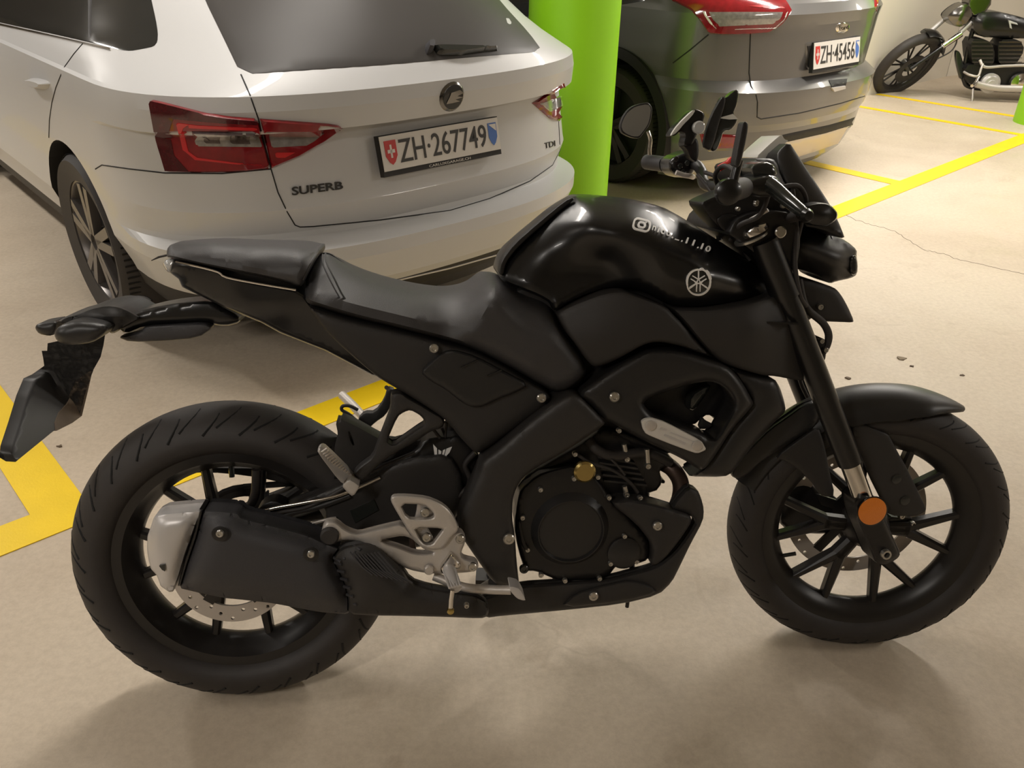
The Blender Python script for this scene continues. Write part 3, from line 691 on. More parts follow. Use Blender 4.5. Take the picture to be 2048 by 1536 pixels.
# ================================================================== the motorcycle in front
bike = empty('motorcycle', BIKE, 'black naked motorcycle leaning in the foreground, white name sticker on its tank', 'motorcycle')
def sub_frame(fr):
    """matrix of a local frame inside the motorcycle"""
    m = (fr.M).to_4x4(); m.translation = fr.T; return BIKE.mw().inverted() @ m
def to_bike(b, fr):
    m = sub_frame(fr); b.v = [tuple(m @ Vector(p)) for p in b.v]; return b
def wheel(fr, Rw, w, name, pair0, disc_y, disc_r, rimr):
    h = w / 2; t = MB(); pr = []
    k = w * .45
    for i in range(15):
        a = -R(92) + R(184) * i / 14; pr.append((Rw - k + k * math.cos(a), h * math.sin(a) * 1.0))
    pr = [(rimr + .012, -h * .62), (rimr + .022, -h * .86)] + pr + [(rimr + .022, h * .86), (rimr + .012, h * .62)]
    t.lathe(pr, 'Y', 112, closed=True); to_bike(t, fr); ty = t.build(name, M['rubber'], bike, 60)
    # tread grooves
    g = MB()
    for q in range(26):
        a = 2 * math.pi * q / 26
        for sg in (-1, 1):
            for (t0, t1, da, off) in ((.28, 1.02, .13, 0), (.55, 1.22, .10, .12)):
                pts = []
                for s in range(8):
                    u = t0 + (t1 - t0) * s / 7; aa = a + off + (da * (s / 7) ** 1.6) + (.06 if sg > 0 else 0)
                    r_ = Rw - k + k * math.cos(u) - (.0024 if w > .12 else .0016); pts.append((r_ * math.cos(aa), sg * h * math.sin(u), r_ * math.sin(aa)))
                g.tube(pts, .0028 if w > .12 else .002, 5)
    to_bike(g, fr); go = g.build('tread_groove', M['groove'], ty, 60)
    # pinstripe-free black rim: barrel with lips
    rm = MB(); b = h * .72
    rm.lathe([(rimr + .018, -b), (rimr + .020, -b + .006), (rimr + .004, -b + .010), (rimr - .004, -b * .55), (rimr - .016, -b * .30), (rimr - .018, 0), (rimr - .016, b * .30), (rimr - .004, b * .55), (rimr + .004, b - .010), (rimr + .020, b - .006), (rimr + .018, b),
              (rimr - .002, b - .002), (rimr - .012, b * .6), (rimr - .024, b * .3), (rimr - .027, 0), (rimr - .024, -b * .3), (rimr - .012, -b * .6), (rimr - .002, -b + .002)], 'Y', 112, closed=True)
    to_bike(rm, fr); rim = rm.build('rim', M['rim'], bike, 50)
    for c in range(6):
        for s in (-1, 1):
            a = R(pair0 + 60 * c); a1 = a + s * R(13.8)
            p1 = Vector((math.cos(a1) * (rimr - .018), 0, math.sin(a1) * (rimr - .018))); p0 = Vector((math.cos(a) * .045, 0, math.sin(a) * .045)); pm = Vector((math.cos(a + s * R(2.5)) * .085, 0, math.sin(a + s * R(2.5)) * .085))
            bb = MB()
            for (A_, B_, wa, wb) in ((p0, pm, .030, .026), (pm, p1, .024, .016)):
                d = (B_ - A_); L_ = d.length; d.normalize(); n_ = Vector((-d.z, 0, d.x)); v = []
                for P_, ww in ((A_ - d * .004, wa), (B_ + d * .006, wb)):
                    for sx, sy in ((-1, -.6), (-.5, -1), (.5, -1), (1, -.6), (1, .6), (.5, 1), (-.5, 1), (-1, .6)): v.append(P_ + n_ * (sx * ww / 2) + Vector((0, sy * .014, 0)))
                bb.add(v, [(i, (i + 1) % 8, 8 + (i + 1) % 8, 8 + i) for i in range(8)] + [tuple(range(8))[::-1], tuple(range(8, 16))])
            to_bike(bb, fr); bb.build('spoke', M['rim'], rim, 30)
    hb = MB(); hb.lathe([(0, -.055), (.028, -.055), (.034, -.045), (.045, -.02), (.050, 0), (.045, .02), (.034, .05), (0, .05)], 'Y', 32); to_bike(hb, fr); hb.build('hub', M['rim'], rim)
    # perforated brake disc as a wavy ring with real holes
    def ring(rad_o, rad_i, y, th, nh, nm, m, wav=0):
        P = [((rad_o + wav * math.cos(9 * a)) * math.cos(a), (rad_o + wav * math.cos(9 * a)) * math.sin(a)) for a in np.linspace(0, 2 * math.pi, 90, endpoint=False)]
        H = [[((rad_i - wav * math.cos(9 * a)) * math.cos(a), (rad_i - wav * math.cos(9 * a)) * math.sin(a)) for a in np.linspace(0, 2 * math.pi, 54, endpoint=False)]]
        for i in range(nh):
            a = 2 * math.pi * i / nh; rr = rad_i + (rad_o - rad_i) * (.30, .55, .78)[i % 3]
            H.append([(rr * math.cos(a) + .0038 * math.cos(q), rr * math.sin(a) + .0038 * math.sin(q)) for q in np.linspace(0, 2 * math.pi, 8, endpoint=False)])
        V, T, d = trimesh(P, H, .016, (), .010 if True else None)
        v = [(x_, y - th / 2, z_) for x_, z_ in V] + [(x_, y + th / 2, z_) for x_, z_ in V]; n = len(V)
        F = [t for t in T] + [(t[0] + n, t[2] + n, t[1] + n) for t in T] + [(b_, a_, a_ + n, b_ + n) for a_, b_ in border(T)]
        q = MB(); q.add(v, F); to_bike(q, fr); return q.build(nm, m, bike, 30)
    ring(disc_r, disc_r - .034, disc_y, .005, 27, 'brake_disc', M['steel'])
    cr = MB()
    for i in range(5):
        a = 2 * math.pi * i / 5 + .3; L_ = disc_r - .030 - .04; c = Vector((math.cos(a) * (.04 + L_ / 2), disc_y, math.sin(a) * (.04 + L_ / 2))); cr.box(c, (L_, .006, .022), Matrix.Rotation(-a, 3, 'Y'))
    cr.lathe([(.030, disc_y - .004), (.052, disc_y - .004), (.052, disc_y + .004), (.030, disc_y + .004)], 'Y', 32, closed=True)
    to_bike(cr, fr); cr.build('disc_carrier', M['rim'], rim)
    return rim, ring
FRL = FRONT
REAR = Frame(BIKE.M, BIKE.M @ Vector((0, 0, .314)) + BIKE.T)
rim_f, _ = wheel(FRL, .296, .100, 'front_tyre', -4.5, .062, .154, .212)
rim_r, ringfn = wheel(REAR, .314, .140, 'rear_tyre', 57.5, -.075, .112, .212)
# front valve stem, rear valve stem
vs = MB(); a = R(-155); vs.tube([(math.cos(a) * .195, 0, math.sin(a) * .195), (math.cos(a) * .160, -.012, math.sin(a) * .160)], .0045, 8); to_bike(vs, FRL); vs.build('valve_stem', M['smoke'], rim_f)
vs = MB(); a = R(89); vs.tube([(math.cos(a) * .195, 0, math.sin(a) * .195), (math.cos(a) * .162, -.004, math.sin(a) * .162)], .0055, 8); to_bike(vs, REAR); vs.build('valve_stem', M['smoke'], rim_r)
ax = MB(); ax.tube([(0, -.10, 0), (0, .10, 0)], .0125, 16); to_bike(ax, FRL); ax.build('front_axle', M['steel'], bike)
# rear sprocket with teeth, chain and its guard on the far side
def toothed(y, ro, ri, nt, nm, m):
    P = []
    for i in range(nt * 4):
        a = 2 * math.pi * i / (nt * 4); rr = ro if i % 4 in (0, 1) else ro - .007; P.append((rr * math.cos(a), rr * math.sin(a)))
    H = []
    for i in range(5):
        a0 = 2 * math.pi * i / 5 + .2; H.append([((ri + .030) * math.cos(a0 + t), (ri + .030) * math.sin(a0 + t)) for t in np.linspace(0, .85, 8)] + [((ri + .008) * math.cos(a0 + t), (ri + .008) * math.sin(a0 + t)) for t in np.linspace(.85, 0, 8)])
    V, T, d = trimesh(P, H, .012, (), .012); v = [(x_, y - .003, z_) for x_, z_ in V] + [(x_, y + .003, z_) for x_, z_ in V]; n = len(V)
    q = MB(); q.add(v, [t for t in T] + [(t[0] + n, t[2] + n, t[1] + n) for t in T] + [(b_, a_, a_ + n, b_ + n) for a_, b_ in border(T)]); to_bike(q, REAR); q.build(nm, m, bike, 20)
toothed(.095, .102, .050, 48, 'rear_sprocket', M['rim'])
ch = MB(); N_ = 60; pts = []
for i in range(N_):
    u = i / N_ * 4
    if u < 1: a = R(90 + 180 * u); p = (.100 * math.cos(a), .095, .100 * math.sin(a))
    elif u < 2: t = u - 1; p = (.0 + .50 * t, .095, -.100 + .145 * t)
    elif u < 3: a = R(-90 + 180 * (u - 2)); p = (.50 + .035 * math.cos(a), .095, .08 + .035 * math.sin(a))
    else: t = u - 3; p = (.50 - .50 * t, .095, .115 - .015 * t)
    pts.append(p)
pts.append(pts[0]); ch.tube(pts, .007, 6, False); to_bike(ch, REAR); ch.build('drive_chain', M['rim'], bike)
solid('chain_guard', [(344, 946), (362, 936), (380, 933), (455, 935), (560, 936), (640, 960), (620, 985), (540, 958), (450, 946), (385, 945), (352, 952)], .085, .11, M['matte_black'], bike, r=.003)
# ---- swingarm, caliper, cables
solid('swingarm', [(452, 1082), (500, 1050), (560, 1015), (640, 985), (720, 950), (820, 915), (900, 905), (930, 960), (915, 1040), (860, 1090), (800, 1100), (700, 1085), (640, 1080), (560, 1100), (480, 1135), (455, 1120)], -.085, -.055, M['frame_black'], bike, holes=[[(520, 1058), (640, 1000), (655, 1030), (640, 1055), (560, 1078), (524, 1080)]], bulge=.012, R_=14, r=.006)
solid('swingarm', [(430, 1040), (500, 1010), (600, 972), (720, 930), (860, 890), (900, 930), (880, 1000), (760, 1040), (620, 1040), (500, 1075), (440, 1080)], .075, .105, M['frame_black'], bike, holes=[[(520, 1030), (640, 985), (660, 1010), (600, 1030), (530, 1052)]], bulge=.010, R_=12, label='far side arm')
ptube('axle_adjuster', [(482, 1034, -.095), (500, 1012, -.095), (511, 985, -.095), (513, 940, -.09)], .0085, M['rim'], bike, n=4)
solid('rear_caliper', [(505, 1040), (520, 1010), (548, 1000), (575, 1012), (560, 1040), (545, 1052)], -.098, -.060, M['deep_black'], bike, r=.004)
ptube('brake_hose', [(492, 1034, -.105), (540, 1018, -.108), (610, 1005, -.11), (680, 990, -.11), (760, 955, -.10)], .0032, M['chrome'], bike)
ptube('brake_hose', [(500, 1040, -.10), (560, 1025, -.105), (620, 1012, -.105), (690, 975, -.105), (760, 935, -.10), (830, 905, -.09)], .0036, M['rubber'], bike)
ptube('brake_pipe', [(592, 1063, -.105), (610, 1052, -.105), (650, 1040, -.105), (672, 1036, -.10)], .003, M['alu'], bike)
ptube('torque_arm', [(545, 1060, -.10), (572, 1030, -.10), (640, 1012, -.10), (700, 990, -.10)], .006, M['frame_black'], bike)
solid('chain_label', [(700, 1022), (748, 1000), (757, 1020), (710, 1046)], -.100, -.094, M['smoke'], bike, r=0, rp=0, ch=0)
# ---- rear hugger and shock area
solid('rear_hugger', [(671, 843), (680, 845), (682, 838), (707, 849), (756, 876), (783, 889), (810, 882), (850, 880), (900, 925), (860, 950), (760, 945), (700, 950), (672, 925), (668, 900), (672, 880), (676, 868)], -.045, .0, M['frame_black'], bike, holes=[[(697, 861), (701, 866), (709, 890), (706, 891), (700, 878)]], step=12, rp=2, r=.002)
solid('sprocket_cover', [(850, 877), (880, 873), (897, 874), (915, 868), (940, 885), (962, 912), (955, 950), (938, 985), (920, 1025), (916, 1060), (900, 1080), (860, 1090), (820, 1060), (780, 1010), (740, 1000), (716, 972), (760, 940), (830, 905)], -.07, .02, M['deep_black'], bike, bulge=.01, R_=20)
for nm, poly in (('arrow_emblem', [(866, 888), (874, 897), (875, 932), (871, 924)]), ('arrow_emblem', [(877, 899), (883, 903), (878, 931), (876, 932)]), ('arrow_emblem', [(886, 901), (891, 899), (884, 922), (880, 929)]), ('arrow_emblem', [(893, 898), (904, 894), (899, 905), (887, 918)])):
    solid(nm, poly, -.0835, -.081, M['white'], bike, r=0, rp=0, ch=0, step=20)
ptube('shock_absorber', [(865, 975, -.01), (900, 900, -.01), (915, 850, -.01)], .028, M['deep_black'], bike, n=2)
ptube('wiring_hose', [(960, 940, -.09), (935, 975, -.09), (905, 1000, -.09), (880, 1015, -.09)], .005, M['rubber'], bike)
ptube('wiring_hose', [(950, 905, -.085), (930, 930, -.085), (940, 960, -.085), (925, 1000, -.085)], .0055, M['rubber'], bike)

# ---- inner core: airbox, battery box and subframe under the covers
solid('airbox', [(640, 600), (760, 610), (900, 650), (1010, 590), (1100, 560), (1250, 540), (1420, 570), (1540, 590), (1600, 660), (1615, 740), (1530, 745), (1490, 780), (1475, 800), (1440, 765), (1300, 772), (1262, 815), (1300, 850), (1350, 880), (1345, 912), (1290, 888), (1225, 862), (1200, 850), (1150, 810), (1100, 815), (1000, 880), (950, 900), (900, 840), (780, 765), (700, 690)], -.075, .075, M['matte_black'], bike, r=.004, rp=3, step=16)
# ---- seats and tail
solid('tail_cover', [(341, 518), (352, 521), (395, 529), (436, 541), (454, 552), (520, 566), (592, 579), (610, 590), (622, 606), (703, 637), (740, 700), (752, 752), (745, 751), (650, 701), (560, 666), (522, 645), (480, 628), (443, 613), (418, 600), (364, 574), (357, 558), (341, 546), (333, 536)], 0, 0, M['gloss_black'], bike, mirror=True, ctrl=[(341, 520, -.045), (352, 524, -.066), (400, 535, -.085), (454, 555, -.096), (520, 570, -.105), (591, 583, -.114), (620, 610, -.114), (703, 640, -.112), (700, 690, -.100), (752, 750, -.075), (650, 700, -.085), (560, 662, -.080), (500, 610, -.100), (560, 615, -.108), (440, 600, -.080), (380, 570, -.070)], r=.012, rp=7, step=10, ch=0)
solid('tail_light', [(325, 528), (330, 520), (340, 516), (352, 519), (356, 528), (350, 538), (342, 546), (334, 543)], -.035, .035, M['lens'], bike, mirror=True, bulge=.02, R_=10, r=.002, rp=3, step=8)
ptube('tail_edge_glint', [(352, 524, -.068), (395, 533, -.085), (436, 544, -.094), (454, 555, -.098), (520, 568, -.107), (592, 580, -.115)], .0020, M['chrome'], bike, n=3, seg=8)  # bright tube standing for the lamp's glint along the cover edge
ps = solid('pillion_seat', [(333, 514), (334, 498), (340, 490), (351, 486), (379, 484), (420, 485), (459, 487), (520, 491), (586, 495), (624, 499), (640, 498), (636, 512), (624, 528), (614, 548), (604, 572), (596, 574), (576, 565), (522, 553), (459, 541), (395, 528), (344, 516)], 0, 0, M['vinyl'], bike, mirror=True, ctrl=[(338, 500, -.04), (400, 486, -.055), (500, 491, -.065), (625, 500, -.07), (350, 513, -.075), (420, 505, -.085), (500, 512, -.100), (600, 520, -.112), (400, 527, -.098), (460, 540, -.110), (520, 550, -.116), (592, 570, -.122), (618, 535, -.118)], r=.022, rp=15, step=9, ch=1)
ptube('seat_piping', [(636, 502, -.05), (626, 518, -.088), (614, 540, -.108), (605, 560, -.112)], .0028, M['vinyl'], ps)
ptube('stitching', [(606, 500, -.035), (594, 518, -.088), (585, 540, -.108), (581, 560, -.112)], .0012, M['silencer'], ps)
cs = [(640, 508, .03), (610, 580, .125), (700, 536, .045), (700, 600, .135), (824, 578, .06), (824, 630, .135), (935, 574, .05), (985, 556, .05), (985, 580, .13), (950, 640, .15), (1050, 600, .10), (1118, 656, .145), (1150, 740, .15), (1060, 740, .155), (900, 670, .145), (1090, 770, .15)]
seat = solid('rider_seat', [(640, 507), (650, 504), (662, 506), (681, 519), (700, 534), (729, 552), (770, 568), (824, 578), (888, 581), (935, 574), (960, 562), (982, 556), (1007, 566), (1045, 582), (1078, 594), (1092, 603), (1107, 622), (1118, 656), (1153, 700), (1169, 724), (1173, 745), (1162, 764), (1141, 780), (1124, 785), (1107, 783), (1090, 774), (1014, 730), (950, 698), (891, 680), (800, 657), (703, 634), (640, 615), (616, 607), (609, 596), (610, 566), (617, 540), (630, 518)],
      -.1, .1, M['vinyl'], bike, mirror=True, ctrl=[(a_, b_, -c_) for a_, b_, c_ in cs], r=.035, rp=26, step=13, bulge=0)
ptube('stitching', [(645, 509, -.062), (646, 528, -.095), (660, 560, -.122), (675, 588, -.131), (690, 612, -.134), (703, 626, -.132)], .0013, M['silencer'], seat)
ptube('seat_piping', [(651, 507, -.060), (653, 524, -.092), (668, 556, -.122), (684, 588, -.131), (700, 612, -.134), (708, 624, -.132)], .0016, M['vinyl2'], seat)

# ---- tank: glossy shell with knee hollow
ct = [(1005, 545, .085), (1030, 500, .07), (1077, 452, .06), (1141, 402, .05), (1210, 396, .05), (1271, 402, .05), (1363, 438, .055), (1458, 498, .065), (1509, 532, .06), (1555, 576, .055),
      (1180, 440, .125), (1230, 470, .150), (1150, 470, .118), (1090, 500, .10), (1260, 440, .13), (1320, 470, .150), (1380, 520, .165), (1420, 560, .165), (1480, 560, .13), (1300, 520, .158), (1330, 560, .160),
      (1370, 600, .142), (1440, 602, .130), (1240, 500, .140), (1210, 520, .112), (1150, 540, .105), (1100, 560, .108), (1060, 560, .112), (1250, 560, .118), (1180, 590, .118), (1120, 610, .125), (1290, 580, .135)]
tank = solid('fuel_tank', [(998, 554), (1000, 538), (1004, 522), (1014, 505), (1029, 490), (1077, 447), (1120, 412), (1141, 397), (1153, 391), (1178, 391), (1210, 393), (1271, 400), (1322, 412), (1363, 434), (1407, 462), (1458, 494), (1509, 529), (1545, 560), (1562, 577), (1545, 588), (1500, 600), (1440, 611), (1395, 615), (1363, 614), (1338, 610), (1318, 600), (1290, 585), (1262, 577), (1238, 577), (1210, 580), (1172, 592), (1140, 606), (1109, 624), (1100, 606), (1077, 592), (1040, 578), (1010, 566)],
      0, 0, M['gloss_black'], bike, mirror=True, ctrl=[(a_, b_, -c_) for a_, b_, c_ in ct], r=.022, rp=16, step=9, ch=1)
TB = bvh_of(tank)
solid('tank_rear_trim', [(998, 548), (1003, 522), (1029, 487), (1077, 445), (1130, 401), (1145, 395), (1150, 399), (1085, 450), (1036, 494), (1012, 524), (1006, 552)], lambda x_, y_: -.092 + .034 * max(0, min(1, (x_ - 1000) / 140)), -.05, M['satin_black'], bike, r=.002, rp=3)
cc = [(1110, 625, .128), (1172, 600, .140), (1229, 590, .150), (1330, 620, .160), (1300, 650, .165), (1200, 680, .158), (1420, 710, .150), (1180, 725, .145), (1140, 690, .145)]
solid('tank_side_cover', [(1113, 626), (1140, 612), (1172, 599), (1205, 587), (1229, 583), (1250, 583), (1268, 590), (1300, 601), (1334, 615), (1347, 630), (1363, 645), (1395, 684), (1424, 714), (1400, 706), (1363, 692), (1325, 684), (1305, 684), (1283, 691), (1250, 710), (1220, 725), (1195, 734), (1183, 731), (1170, 716), (1153, 690), (1136, 670), (1124, 650)], 0, -.09, M['matte_black'], bike, ctrl=[(a_, b_, -c_) for a_, b_, c_ in cc], r=.009, rp=8)
cc = [(1350, 620, .150), (1440, 612, .150), (1560, 590, .125), (1610, 660, .115), (1640, 760, .100), (1550, 745, .135), (1430, 710, .150), (1400, 670, .160), (1500, 650, .165), (1500, 700, .160), (1590, 720, .12)]
solid('tank_shroud', [(1342, 616), (1363, 619), (1400, 620), (1440, 617), (1500, 606), (1545, 594), (1572, 583), (1590, 610), (1606, 648), (1622, 690), (1637, 735), (1641, 768), (1618, 762), (1590, 760), (1550, 752), (1527, 751), (1490, 741), (1447, 727), (1430, 714), (1400, 680), (1370, 643)], 0, -.06, M['matte_black'], bike, ctrl=[(a_, b_, -c_) for a_, b_, c_ in cc], r=.008, rp=8)
solid('shroud_blade', [(1522, 643), (1560, 644), (1598, 646), (1598, 650), (1560, 648), (1524, 647)], -.152, -.14, M['gloss_black'], bike, r=0, rp=0, ch=0)

# sticker and emblem on the tank
LM = MB()
for ch_, x_, y_, w_, h_ in (('n', 1307.5, 457.5, 8, 9), ('i', 1316.5, 460, 4, 12), ('c', 1325, 464.5, 7, 9), ('o', 1336, 468.5, 7.8, 9), ('.', 1344, 476, 3, 3), ('_', 1353, 480.5, 9, 1.8), ('.', 1363, 483, 3, 3), ('1', 1373.5, 482, 6, 12), ('1', 1386.5, 486.5, 6, 12), ('.', 1395, 496, 3, 3), ('1', 1403.5, 493.5, 6, 12), ('0', 1415.5, 498.5, 10, 12)):
    ux_, uy_ = (math.cos(R(17)) * w_ / 2, math.sin(R(17)) * w_ / 2), (math.sin(R(8)) * h_ / 2, -math.cos(R(8)) * h_ / 2)
    q4 = [(x_ - ux_[0] + uy_[0], y_ - ux_[1] + uy_[1]), (x_ + ux_[0] + uy_[0], y_ + ux_[1] + uy_[1]), (x_ + ux_[0] - uy_[0], y_ + ux_[1] - uy_[1]), (x_ - ux_[0] - uy_[0], y_ - ux_[1] - uy_[1])]
    fn = quadmap(q4, TB, BIKE, .0016); V_, F_ = text_tris(ch_, .015, .15); top = [fn(u, v) for u, v in V_]; n = len(top); cnt = {}
    for t_ in F_:
        for i in range(len(t_)): cnt[(t_[i], t_[(i + 1) % len(t_)])] = 1
    bd_ = [(p, q) for p, q in cnt if (q, p) not in cnt]
    LM.add([p + n_ * .0002 for p, n_ in top] + [p - n_ * .0009 for p, n_ in top], F_ + [tuple(i + n for i in reversed(t_)) for t_ in F_] + [(q, p, p + n, q + n) for p, q in bd_])
LM.build('name_sticker', M['white'], tank, 0)
def surf_ring(poly, hole, nm, m, lift=.0012, par=tank): return patch(nm, poly, TB, BIKE, m, par, lift=lift, deep=.0006, ch=0, step=6, holes=[hole] if hole else (), rp=0)
def rrect(cx, cy, w, h, ang, rr, n=5):
    o = []; ca, sa = math.cos(ang), math.sin(ang)
    for sx, sy, a0 in ((1, 1, 0), (-1, 1, 90), (-1, -1, 180), (1, -1, 270)):
        for k in range(n + 1):
            a = R(a0 + 90 * k / n); x_ = sx * (w / 2 - rr) + rr * math.cos(a); y_ = sy * (h / 2 - rr) + rr * math.sin(a); o.append((cx + x_ * ca - y_ * sa, cy + x_ * sa + y_ * ca))
    return o
surf_ring(rrect(1283, 451, 36, 25, R(14), 9), rrect(1283, 451, 29, 18, R(14), 6), 'camera_icon', M['white'])
surf_ring(rrect(1283, 451, 17, 13, R(14), 6.2), rrect(1283, 451, 9, 6.5, R(14), 3), 'camera_icon', M['white']); surf_ring(rrect(1291.5, 446, 3, 3, 0, 1.4), None, 'camera_icon', M['white'])
def ell(cx, cy, a_, b_, n=28): return [(cx + a_ * math.cos(t), cy + b_ * math.sin(t)) for t in np.linspace(0, 2 * math.pi, n, endpoint=False)]
em = patch('round_emblem', ell(1396, 562, 26, 27), TB, BIKE, M['smoke'], tank, lift=.004, deep=.001, ch=0, step=7, rp=4)
surf_ring(ell(1395, 562, 24, 25), ell(1395, 562, 21, 22), 'emblem_ring', M['white'], .0055, em)
for k in range(3):
    a = R(-90 + 120 * k); ca, sa = math.cos(a), math.sin(a)
    def L_(u, v): return (1395 + (u * ca - v * sa), 562 + (u * sa + v * ca) * 1.04)
    surf_ring([L_(5, -1.1), L_(21, -1.1), L_(21, 1.1), L_(5, 1.1)][::1], None, 'tuning_fork', M['white'], .0055, em)
    for s in (-1, 1):
        surf_ring([L_(-16, 2.4 * s), L_(-2, 2.4 * s), L_(5, 0), L_(5, 1.6 * s), L_(-2, 4.4 * s), L_(-16, 4.4 * s)], None, 'tuning_fork', M['white'], .0055, em)

# ---- side covers and frame
fc = solid('frame_side_cover', [(614, 612), (640, 620), (703, 640), (800, 662), (869, 681), (884, 686), (950, 702), (1014, 735), (1064, 766), (1090, 780), (1101, 792), (1100, 806), (1085, 820), (1030, 858), (962, 906), (947, 903), (930, 885), (917, 871), (897, 845), (866, 822), (815, 789), (783, 771), (752, 752), (720, 725), (680, 690), (645, 655)], -.128, -.07, M['matte_black'], bike, bulge=.012, R_=22, r=.006, rp=6)
solid('cover_pad', [(840, 744), (862, 722), (886, 703), (908, 700), (950, 712), (1010, 744), (1060, 770), (1030, 786), (1000, 797), (965, 814), (945, 815), (925, 806), (890, 778), (860, 762)], -.149, -.130, M['satin_black'], fc, bulge=.004, R_=10, r=.006, rp=5)
for q in ([(921, 735), (955, 719), (957, 721), (924, 737)], [(973, 752), (1003, 739), (1004, 742), (977, 754)]): solid('cover_rib', q, -.156, -.15, M['gloss_black'], fc, r=0, rp=0, ch=0)
solid('main_frame', [(1137, 788), (1156, 789), (1185, 816), (1210, 844), (1207, 851), (1171, 876), (1122, 908), (1073, 934), (1044, 956), (1031, 980), (1025, 999), (1024, 1035), (1030, 1070), (1033, 1121), (1039, 1173), (1010, 1172), (987, 1166), (955, 1120), (931, 1085), (920, 1068), (916, 1050), (927, 1015), (945, 975), (958, 945), (966, 920), (1000, 895), (1050, 850), (1098, 813)], -.165, -.10, M['frame_black'], bike, bulge=.012, R_=26, r=.006, rp=6)
cov = solid('radiator_side_shroud', [(1153, 788), (1204, 752), (1236, 731), (1268, 713), (1290, 702), (1306, 699), (1347, 700), (1380, 706), (1411, 716), (1452, 729), (1470, 745), (1485, 765), (1500, 792), (1507, 806), (1502, 816), (1464, 858), (1430, 912), (1413, 935), (1400, 941), (1366, 918), (1293, 884), (1244, 857), (1225, 847), (1207, 838), (1185, 814)], -.150, -.10, M['satin_black'], bike,
      holes=[[(1284, 803), (1330, 784), (1380, 768), (1420, 762), (1446, 772), (1466, 797), (1467, 815), (1450, 846), (1438, 868), (1425, 879), (1400, 862), (1355, 848), (1317, 838), (1296, 822)]], bulge=.016, R_=20, r=.008, rp=7)
solid('radiator', [(1270, 790), (1330, 770), (1420, 748), (1462, 765), (1480, 800), (1460, 850), (1443, 852), (1432, 838), (1415, 828), (1401, 838), (1388, 850), (1372, 846), (1340, 860), (1290, 850)], -.085, -.03, M['deep_black'], bike, r=.003)
solid('air_duct', [(1380, 790), (1412, 770), (1424, 772), (1405, 800), (1388, 822), (1376, 820)], -.11, -.085, M['smoke'], bike, bulge=.012, R_=10, r=.004)
solid('shroud_lower_edge', [(1404, 833), (1412, 842), (1428, 850), (1414, 858), (1396, 858)], -.11, -.10, M['satin_black'], bike, r=.002, rp=2)
solid('front_shroud', [(1454, 730), (1490, 744), (1527, 754), (1549, 757), (1560, 775), (1568, 800), (1572, 822), (1558, 836), (1535, 858), (1505, 892), (1480, 925), (1465, 945), (1448, 954), (1376, 953), (1388, 946), (1408, 932), (1425, 908), (1459, 854), (1497, 812), (1500, 804), (1494, 792), (1480, 767), (1466, 747)], -.125, -.07, M['satin_black'], bike, bulge=.018, R_=34, r=.008, rp=7)
bd = solid('silver_badge_plate', [(1283, 843), (1290, 838), (1303, 836), (1330, 844), (1403, 882), (1413, 899), (1398, 906), (1389, 906), (1330, 884), (1292, 868), (1286, 858)], -.176, -.168, M['plate'], bike, r=.002, rp=2, ch=1, q=.15)
for q in ((1301, 851), (1394, 891)): disc('badge_screw', *q, -.178, .0095, .003, M['alu'], bd)
PL = bvh_of(bd)
for q in ([(1322, 855), (1334, 858), (1332, 862), (1320, 859)], [(1342, 864), (1388, 883), (1387, 885), (1341, 866)], [(1330, 868), (1372, 886), (1370, 890), (1328, 872)]): solid('badge_engraving', q, -.1768, -.1755, M['alu_sat'], bd, r=0, rp=0, ch=0)

# ---- engine
eng = solid('engine_block', [(1048, 950), (1075, 935), (1125, 906), (1170, 880), (1205, 853), (1240, 862), (1280, 886), (1296, 905), (1296, 935), (1296, 960), (1300, 985), (1296, 1010), (1302, 1060), (1290, 1110), (1268, 1125), (1235, 1125), (1212, 1140), (1122, 1150), (1090, 1140), (1050, 1130), (1036, 1060), (1030, 1000)], -.085, .10, M['deep_black'], bike, bulge=.012, R_=14, r=.006)
cas = solid('clutch_case', [(1034, 1000), (1040, 978), (1073, 949), (1105, 938), (1150, 928), (1185, 945), (1205, 970), (1222, 1000), (1240, 1015), (1268, 1046), (1295, 1078), (1300, 1100), (1296, 1120), (1273, 1128), (1234, 1130), (1216, 1153), (1190, 1160), (1122, 1161), (1107, 1157), (1090, 1150), (1071, 1142), (1050, 1142), (1036, 1100), (1028, 1050)], -.118, -.09, M['deep_black'], bike, bulge=.008, R_=12, r=.005, rp=5)
cc_ = disc('clutch_cover', 1139, 1056, -.122, .078, .022, M['cover_black'], bike, seg=56, prof=[(0, -.012), (.060, -.012), (.0625, -.018), (.064, -.018), (.076, -.004), (.079, 0), (.079, .015), (0, .015)])
disc('oil_filter_cover', 1247, 1103, -.122, .033, .012, M['cover_black'], bike, seg=32)
solid('case_rib', [(1035, 1045), (1040, 1040), (1050, 1085), (1058, 1098), (1052, 1102), (1043, 1090)], -.134, -.12, M['deep_black'], bike, r=.002, rp=2)
disc('oil_filler_cap', 1168, 941, -.125, .021, .012, M['brass'], bike, seg=20)
for p in ((1081, 979), (1148, 957), (1196, 954), (1218, 995), (1280, 996), (1045, 1035), (1055, 1099), (1082, 1150), (1130, 1161), (1199, 1157), (1221, 1127), (1273, 1123), (1249, 1072), (1238, 861), (1150, 908)): bolt(*p, -.129, bike, .0052)
bolt(1048, 1138, -.129, bike, .009, m=M['smoke'])
solid('cylinder_head', [(1160, 905), (1195, 868), (1240, 862), (1300, 890), (1345, 912), (1338, 930), (1318, 938), (1325, 965), (1310, 985), (1250, 990), (1210, 960), (1180, 930)], -.095, -.04, M['deep_black'], eng, r=.004)
